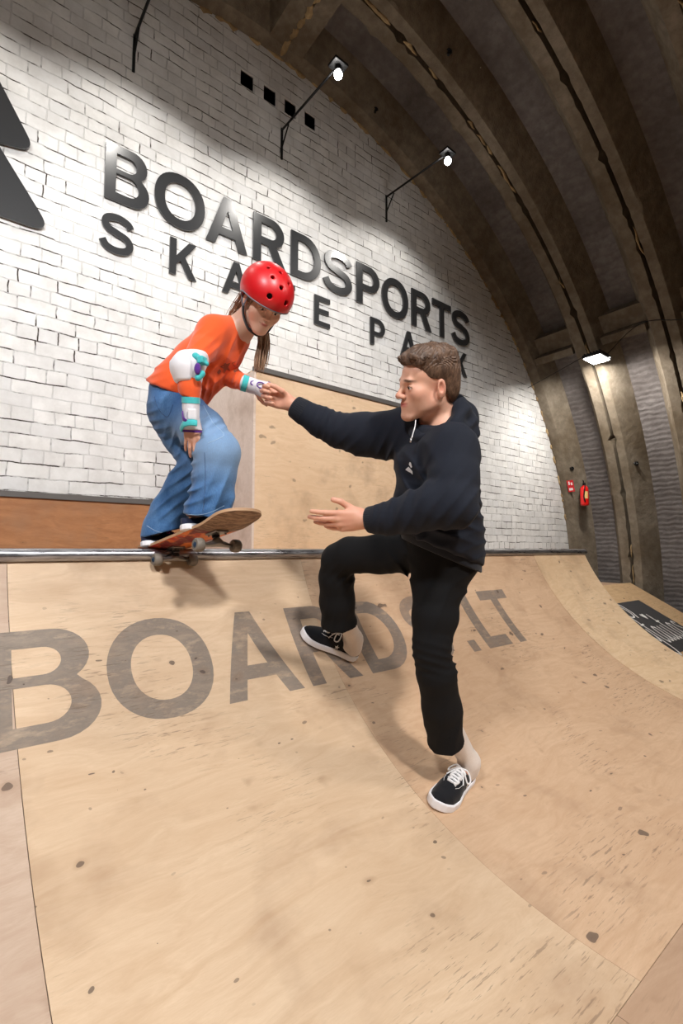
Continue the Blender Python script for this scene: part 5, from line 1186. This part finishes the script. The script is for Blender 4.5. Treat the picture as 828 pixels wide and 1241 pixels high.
f_(J(222, 575, 2.02), .07, viewdir(222, 575, .7, 1, 0), .04, .012, 65); f_(J(200, 612, 2.0), .06, viewdir(195, 630, .7, .9, 0), .04, .008, 66); f_(J(265, 600, 1.80), .08, viewdir(265, 600, .9, .35, 0), .05, .009, 67); f_(J(222, 535, 1.95), .07, viewdir(222, 535, .9, .4, 0), .034, .011, 68)
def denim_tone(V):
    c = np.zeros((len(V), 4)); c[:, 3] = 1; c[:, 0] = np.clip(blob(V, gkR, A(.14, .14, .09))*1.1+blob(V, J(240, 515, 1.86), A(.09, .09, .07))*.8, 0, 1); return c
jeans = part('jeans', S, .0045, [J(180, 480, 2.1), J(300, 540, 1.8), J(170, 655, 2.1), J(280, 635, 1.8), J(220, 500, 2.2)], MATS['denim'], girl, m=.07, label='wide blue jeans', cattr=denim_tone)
def seam(pts, r=.0011, name='seam', mat='seam_blue'):
    P = []
    for x, y in pts:
        p, n_ = on_cloth(jeans, A(0, 0, 0), ray(x, y))
        if p is not None: P.append(p+n_*.0004)
    if len(P) > 2:
        m = MB(); m.tube(P, r, 5); m.build(name, MATS[mat], girl, True)
cloth('seam_blue', srgb(52, 82, 126), srgb(40, 64, 100)); cloth('seam_light', srgb(160, 186, 212), srgb(130, 160, 190))
L_ = lambda P, n_=14: [tuple(v) for v in catmull([A(*p) for p in P], n_)]
seam(L_([(247, 492), (258, 512), (268, 522), (271, 528), (262, 533), (252, 537)]), .0013, 'pocket_seam', 'seam_light'); seam(L_([(248, 548), (249, 575), (248, 600), (246, 620)])); seam(L_([(187, 480), (192, 495), (203, 505), (210, 490)]), .0012, 'pocket_seam')
seam(L_([(226, 623), (240, 624), (255, 621), (272, 613)]), .0010, 'hem_seam', 'seam_light'); seam(L_([(178, 637), (188, 643), (198, 646)]), .0010, 'hem_seam', 'seam_light')

# ---- elbow pad and wrist guards
side0 = viewdir(240, 446, .85, 0, -.52); fe = nrm(gwrR-gelR); back = viewdir(228, 446, -.80, -.10, -.55)
S = SDF(); S.u(cone(J(236, 435, 1.79), gelR, .051, .051), .01); S.u(cone(gelR, J(230, 457, 1.77), .051, .046), .01); S.i(plane(J(236, 427, 1.795), -fe), .01); S.i(plane(J(230, 467, 1.77), fe), .01)
part('elbow_pad', S, .004, [gelR], MATS['pad_cloth'], girl, m=.09, label='white and teal elbow pad')
ep = [o for o in COL.objects if o.name.startswith('elbow_pad')][-1]
e2 = np.cross(fe, back)
S = SDF(); S.u(loft([(J(236, 431, 1.795)+back*.012, .050, .046), (gelR+back*.016, .054, .050), (J(230, 460, 1.77)+back*.010, .050, .046)], e2), 0); S.i(plane(gelR+back*.012+side0*.01, -nrm(back*.8-side0*.55)), .008)
S.i(plane(J(236, 428, 1.795), -fe), .012); S.i(plane(J(230, 465, 1.77), fe), .012)
S.u(rbox(gelR+nrm(back*.75-side0*.2)*.058, A(.006, .018, .022), np.c_[back, e2, fe], .004), .006)
part('elbow_cap', S, .0035, [gelR], MATS['white_plastic'], ep, m=.10, label='white plastic cap')
side = viewdir(240, 446, .85, 0, -.52)
S = SDF(); S.u(rbox(J(245, 437, 1.735), A(.012, .018, .014), np.c_[side, np.cross(fe, side), fe], .005), 0); S.u(cone(J(237, 432, 1.74), J(251, 441, 1.74), .014, .008), .006); part('strap', S, .0035, [J(243, 438, 1.74)], MATS['teal_webbing'], ep, m=.05, label='teal strap')
S = SDF(); S.u(cone(J(240, 458, 1.725), J(245, 453, 1.73), .012, .012), .006); part('strap', S, .0035, [J(243, 455, 1.73)], MATS['teal_webbing'], ep, m=.05, label='teal strap')
S = SDF(); S.u(ell3(J(239.5, 447, 1.715), (.012, .012, .022)), 0); part('pad_lining', S, .0035, [J(239.5, 447, 1.715)], MATS['purple_cloth'], ep, m=.05, label='purple lining')
def guard(w0, w1, H_, k, name, side_s):
    d = nrm(H_.y); P = [w0, w0+(w1-w0)*.5, w1]
    g_ = band([w0-d*.030, w0, w0+(w1-w0)*.5, w1, w1+d*.012], [(.030, .034), (.031, .035), (.029, .034), (.033, .025), (.036, .020)], 'wrist_guard', MATS['pad_cloth'], girl, ribs=0, label=name, e=H_.x)
    band([w0-d*.034, w0-d*.012], [(.0325, .036)]*2, 'strap', MATS['teal_webbing'], g_, ribs=0, label='teal strap', e=H_.x)
    band([w1+d*.012, w1+d*.020], [(.037, .021), (.0375, .0215)], 'binding', MATS['purple_cloth'], g_, ribs=0, label='purple edge binding', e=H_.x)
    return g_
gR_ = guard(J(231.5, 493, 1.772), J(232.5, 517, 1.772), ghR, 1, 'white wrist guard with teal and purple straps on the lowered hand', 1)
m = MB(); m.tube(catmull([J(219, 521, 1.76), J(223, 514, 1.735), J(232, 512, 1.725), J(239, 513, 1.735)], 5), (.012, .003), 8, up=viewdir(230, 513, 0, 1, 0)); m.build('strap', MATS['teal_webbing'], gR_, True, label='teal strap')
m = MB(); m.tube(catmull([J(221, 500, 1.755), J(222, 507, 1.735), J(226, 511, 1.73)], 5), (.010, .003), 8); m.build('strap', MATS['purple_cloth'], gR_, True, label='purple tab')
S = SDF(); S.u(rbox(J(233, 502, 1.735), A(.016, .020, .004), np.c_[ghR.x, ghR.y, ghR.z], .003), 0); part('splint', S, .003, [J(233, 502, 1.735)], MATS['white_plastic'], gR_, m=.04, label='white plastic splint')
gL_ = guard(J(303.5, 466.8, 1.955), J(319, 471.5, 1.935), ghL, 1, 'white wrist guard with teal and purple straps on the held hand', -1)
for (x, y, d, r_) in ((307.5, 464.5, 1.918, .010), (316.5, 467, 1.905, .014)):
    S_, up_ = J(x, y, d), ghL.z; P = []
    for i in range(20): a = 2*pi*i/20; P.append(S_+ghL.y*r_*1.15*cos(a)+ghL.x*r_*.85*sin(a))
    m = MB(); m.tube(P, .0028, 8, close=True); m.build('splint_ring', MATS['purple_plastic'], gL_, True, label='purple plastic splint ring')

# ---- helmet
S = SDF()
hx_, hy_, hz_ = .114, .142, .114; hc = A(0, -.012, .040)
S.u(GH.el(hc, (hx_, hy_, hz_)), 0); S.s(GH.el(hc-A(0, 0, .006), (hx_-.016, hy_-.016, hz_-.014)), .0)
def brim(P):
    q = GH.loc(P); y = q[..., 1]; line = np.interp(y, [-.14, -.09, -.045, -.015, .02, .06, .125], [-.014, -.022, -.026, .002, .012, .013, .016]); return (line-q[..., 2])*GH.k*.9
S.i((brim, GH.o, 1e9), .004)
vents_ = [(.034, .125, .060, .0115), (-.034, .125, .060, .0115), (0, .105, .098, .009), (.034, .075, .115, .008), (-.034, .075, .115, .008), (.0, .045, .14, .008), (.045, .02, .13, .008), (-.045, .02, .13, .008), (.0, -.05, .14, .009), (.045, -.045, .12, .008), (-.045, -.045, .12, .008), (.034, -.118, .06, .009), (-.034, -.118, .06, .009)]
for x, y, z, r in vents_:
    d = nrm((A(x, y, z)-hc)/A(hx_, hy_, hz_)**1.0); S.s(cone(GH.p(*(hc+d*.095)), GH.p(*(hc+d*.18)), r*GH.k, r*GH.k), .0015)
hp_ = [GH.p(x*.13, y*.16, z) for x in (-1, 1) for y in (-1, 1) for z in (-.05, .15)]
helmet = part('helmet', S, .0026, hp_, MATS['helmet_red'], girl, m=.02, sm=1, act_k=1.6, label='matt red skate helmet with round vents')
S = SDF(); S.u(GH.el(hc-A(0, 0, .004), (hx_-.0145, hy_-.0145, hz_-.0125)), 0); S.s(GH.el(hc-A(0, 0, .006), (hx_-.026, hy_-.030, hz_-.022)), 0)
S.i(((lambda P: brim(P)+.003), GH.o, 1e9), 0)
part('liner', S, .0032, hp_, MATS['helmet_liner'], helmet, m=.02, act_k=1.6, label='black foam liner')
rim_ = []
for i in range(64):
    a = 2*pi*i/64; x, y = sin(a), cos(a); yy = hc[1]+hy_*y
    z = float(np.interp(yy, [-.14, -.09, -.045, -.015, .02, .06, .125], [-.014, -.022, -.026, .002, .012, .013, .016])); s_ = sqrt(max(0, 1-((z-hc[2])/hz_)**2)); yy = hc[1]+hy_*y*s_
    z = float(np.interp(yy, [-.14, -.09, -.045, -.015, .02, .06, .125], [-.014, -.022, -.026, .002, .012, .013, .016])); rim_.append(GH.p(hc[0]+hx_*x*s_*.985, hc[1]+hy_*y*s_*.985, z))
m = MB(); m.tube(rim_, .0032, 8, close=True); m.build('rim_trim', MATS['helmet_rim'], helmet, True, label='grey edge trim')
def ribbon(P, w, th, name, mat, parent, label=None, out=None):
    m = MB(); P = catmull(P, 6); m.tube(P, (th, w), 8, up=out); return m.build(name, MATS[mat], parent, True, label=label)
for s_ in (1, -1):
    J0 = GH.p(s_*.080, .000, -.052)
    ribbon([GH.p(s_*.086, .030, .018), GH.p(s_*.085, .018, -.015), J0], .007, .0016, 'strap', 'grey_webbing', helmet, out=GH.x); ribbon([GH.p(s_*.084, -.062, -.012), GH.p(s_*.085, -.035, -.03), J0], .007, .0016, 'strap', 'grey_webbing', helmet, out=GH.x)
    ribbon([J0, GH.p(s_*.070, .022, -.085), GH.p(s_*.040, .054, -.119), GH.p(0, .066, -.130)], .011, .003, 'chin_strap', 'black_webbing', helmet, label='black chin strap', out=GH.x)
S = SDF(); S.u(GH.el((0, .052, -.122), (.034, .026, .012)), 0); S.u(GH.co((0, .03, -.126), (0, .065, -.122), .014, .012), .01); part('chin_pad', S, .0035, [GH.p(0, .05, -.12)], MATS['black_webbing'], helmet, m=.06, label='black chin pad')

# ---- hair: strands at the temple and a long tail
def lock(P, r0, r1, seed, n_=16, name='hair', label=None, spread=.010):
    r_ = np.random.RandomState(seed); m = MB()
    for i in range(n_):
        o_ = r_.randn(3)*spread*.5; e_ = r_.randn(3)*spread*1.0; Q = []
        L = len(P)
        for j, p in enumerate(P): t_ = j/(L-1); Q.append(p+o_*(1-t_)+(o_*.8+e_)*t_*(1 if t_ < .8 else .8)+r_.randn(3)*.0015)
        Q = catmull(Q, 5); N_ = len(Q); m.tube(Q, [r0+(r1-r0)*(k/(N_-1))**1.5 for k in range(N_)], 6)
    return m.build(name, MATS['hair_fair'], girl, True, label=label)
lock([GH.p(.0, -.100, .0), J(318, 398, 2.00), J(319, 415, 1.97), J(316, 432, 1.96), J(314, 446, 1.96)], .0042, .0005, 5, 120, 'ponytail', 'long light brown hair hanging behind the chin', .013)
lock([GH.p(.070, -.06, -.03), J(287, 372, 1.93), J(281, 384, 1.95), J(279, 392, 1.96)], .0014, .0004, 8, 40, 'hair', 'loose hair behind the ear', .014)
lock([GH.p(.064, .050, .030), GH.p(.067, .040, .0), GH.p(.064, .034, -.03), GH.p(.060, .030, -.05)], .0014, .0004, 9, 16, 'hair', 'loose hair at the temple', .005)
S = SDF(); S.u(GH.el((0, -.030, .010), (.079, .088, .080)), 0); S.s(GH.el((0, .06, -.02), (.09, .075, .12)), .01); part('hair', S, .0035, [GH.p(0, -.02, 0)], MATS['hair_fair'], girl, m=.13, label='light brown hair under the helmet')
# ================================================================== camera, world, lift
cam = bpy.data.cameras.new('camera'); co = bpy.data.objects.new('camera', cam); COL.objects.link(co); SC.camera = co
cam.sensor_fit = 'HORIZONTAL'; cam.sensor_width = 24; cam.lens = FPX/828*24; cam.clip_start = .02
co.matrix_world = Matrix(((CR[0], CU[0], -CF[0], 0), (CR[1], CU[1], -CF[1], 0), (CR[2], CU[2], -CF[2], 0), (0, 0, 0, 1)))
bpy.context.view_layer.update()
for o in list(SC.objects):
    if o.parent is None: o.location.z += ZO
wd = bpy.data.worlds.new('world'); SC.world = wd; wd.use_nodes = True; wd.node_tree.nodes['Background'].inputs[0].default_value = (.9, .93, 1, 1); wd.node_tree.nodes['Background'].inputs[1].default_value = .05
SC.view_settings.view_transform = 'Standard'; SC.view_settings.look = 'None'; SC.view_settings.gamma = 1; SC.view_settings.exposure = EXPOSURE
SC.cycles.max_bounces = 8; SC.cycles.diffuse_bounces = 4; SC.cycles.use_denoising = True; SC.cycles.sample_clamp_indirect = 6
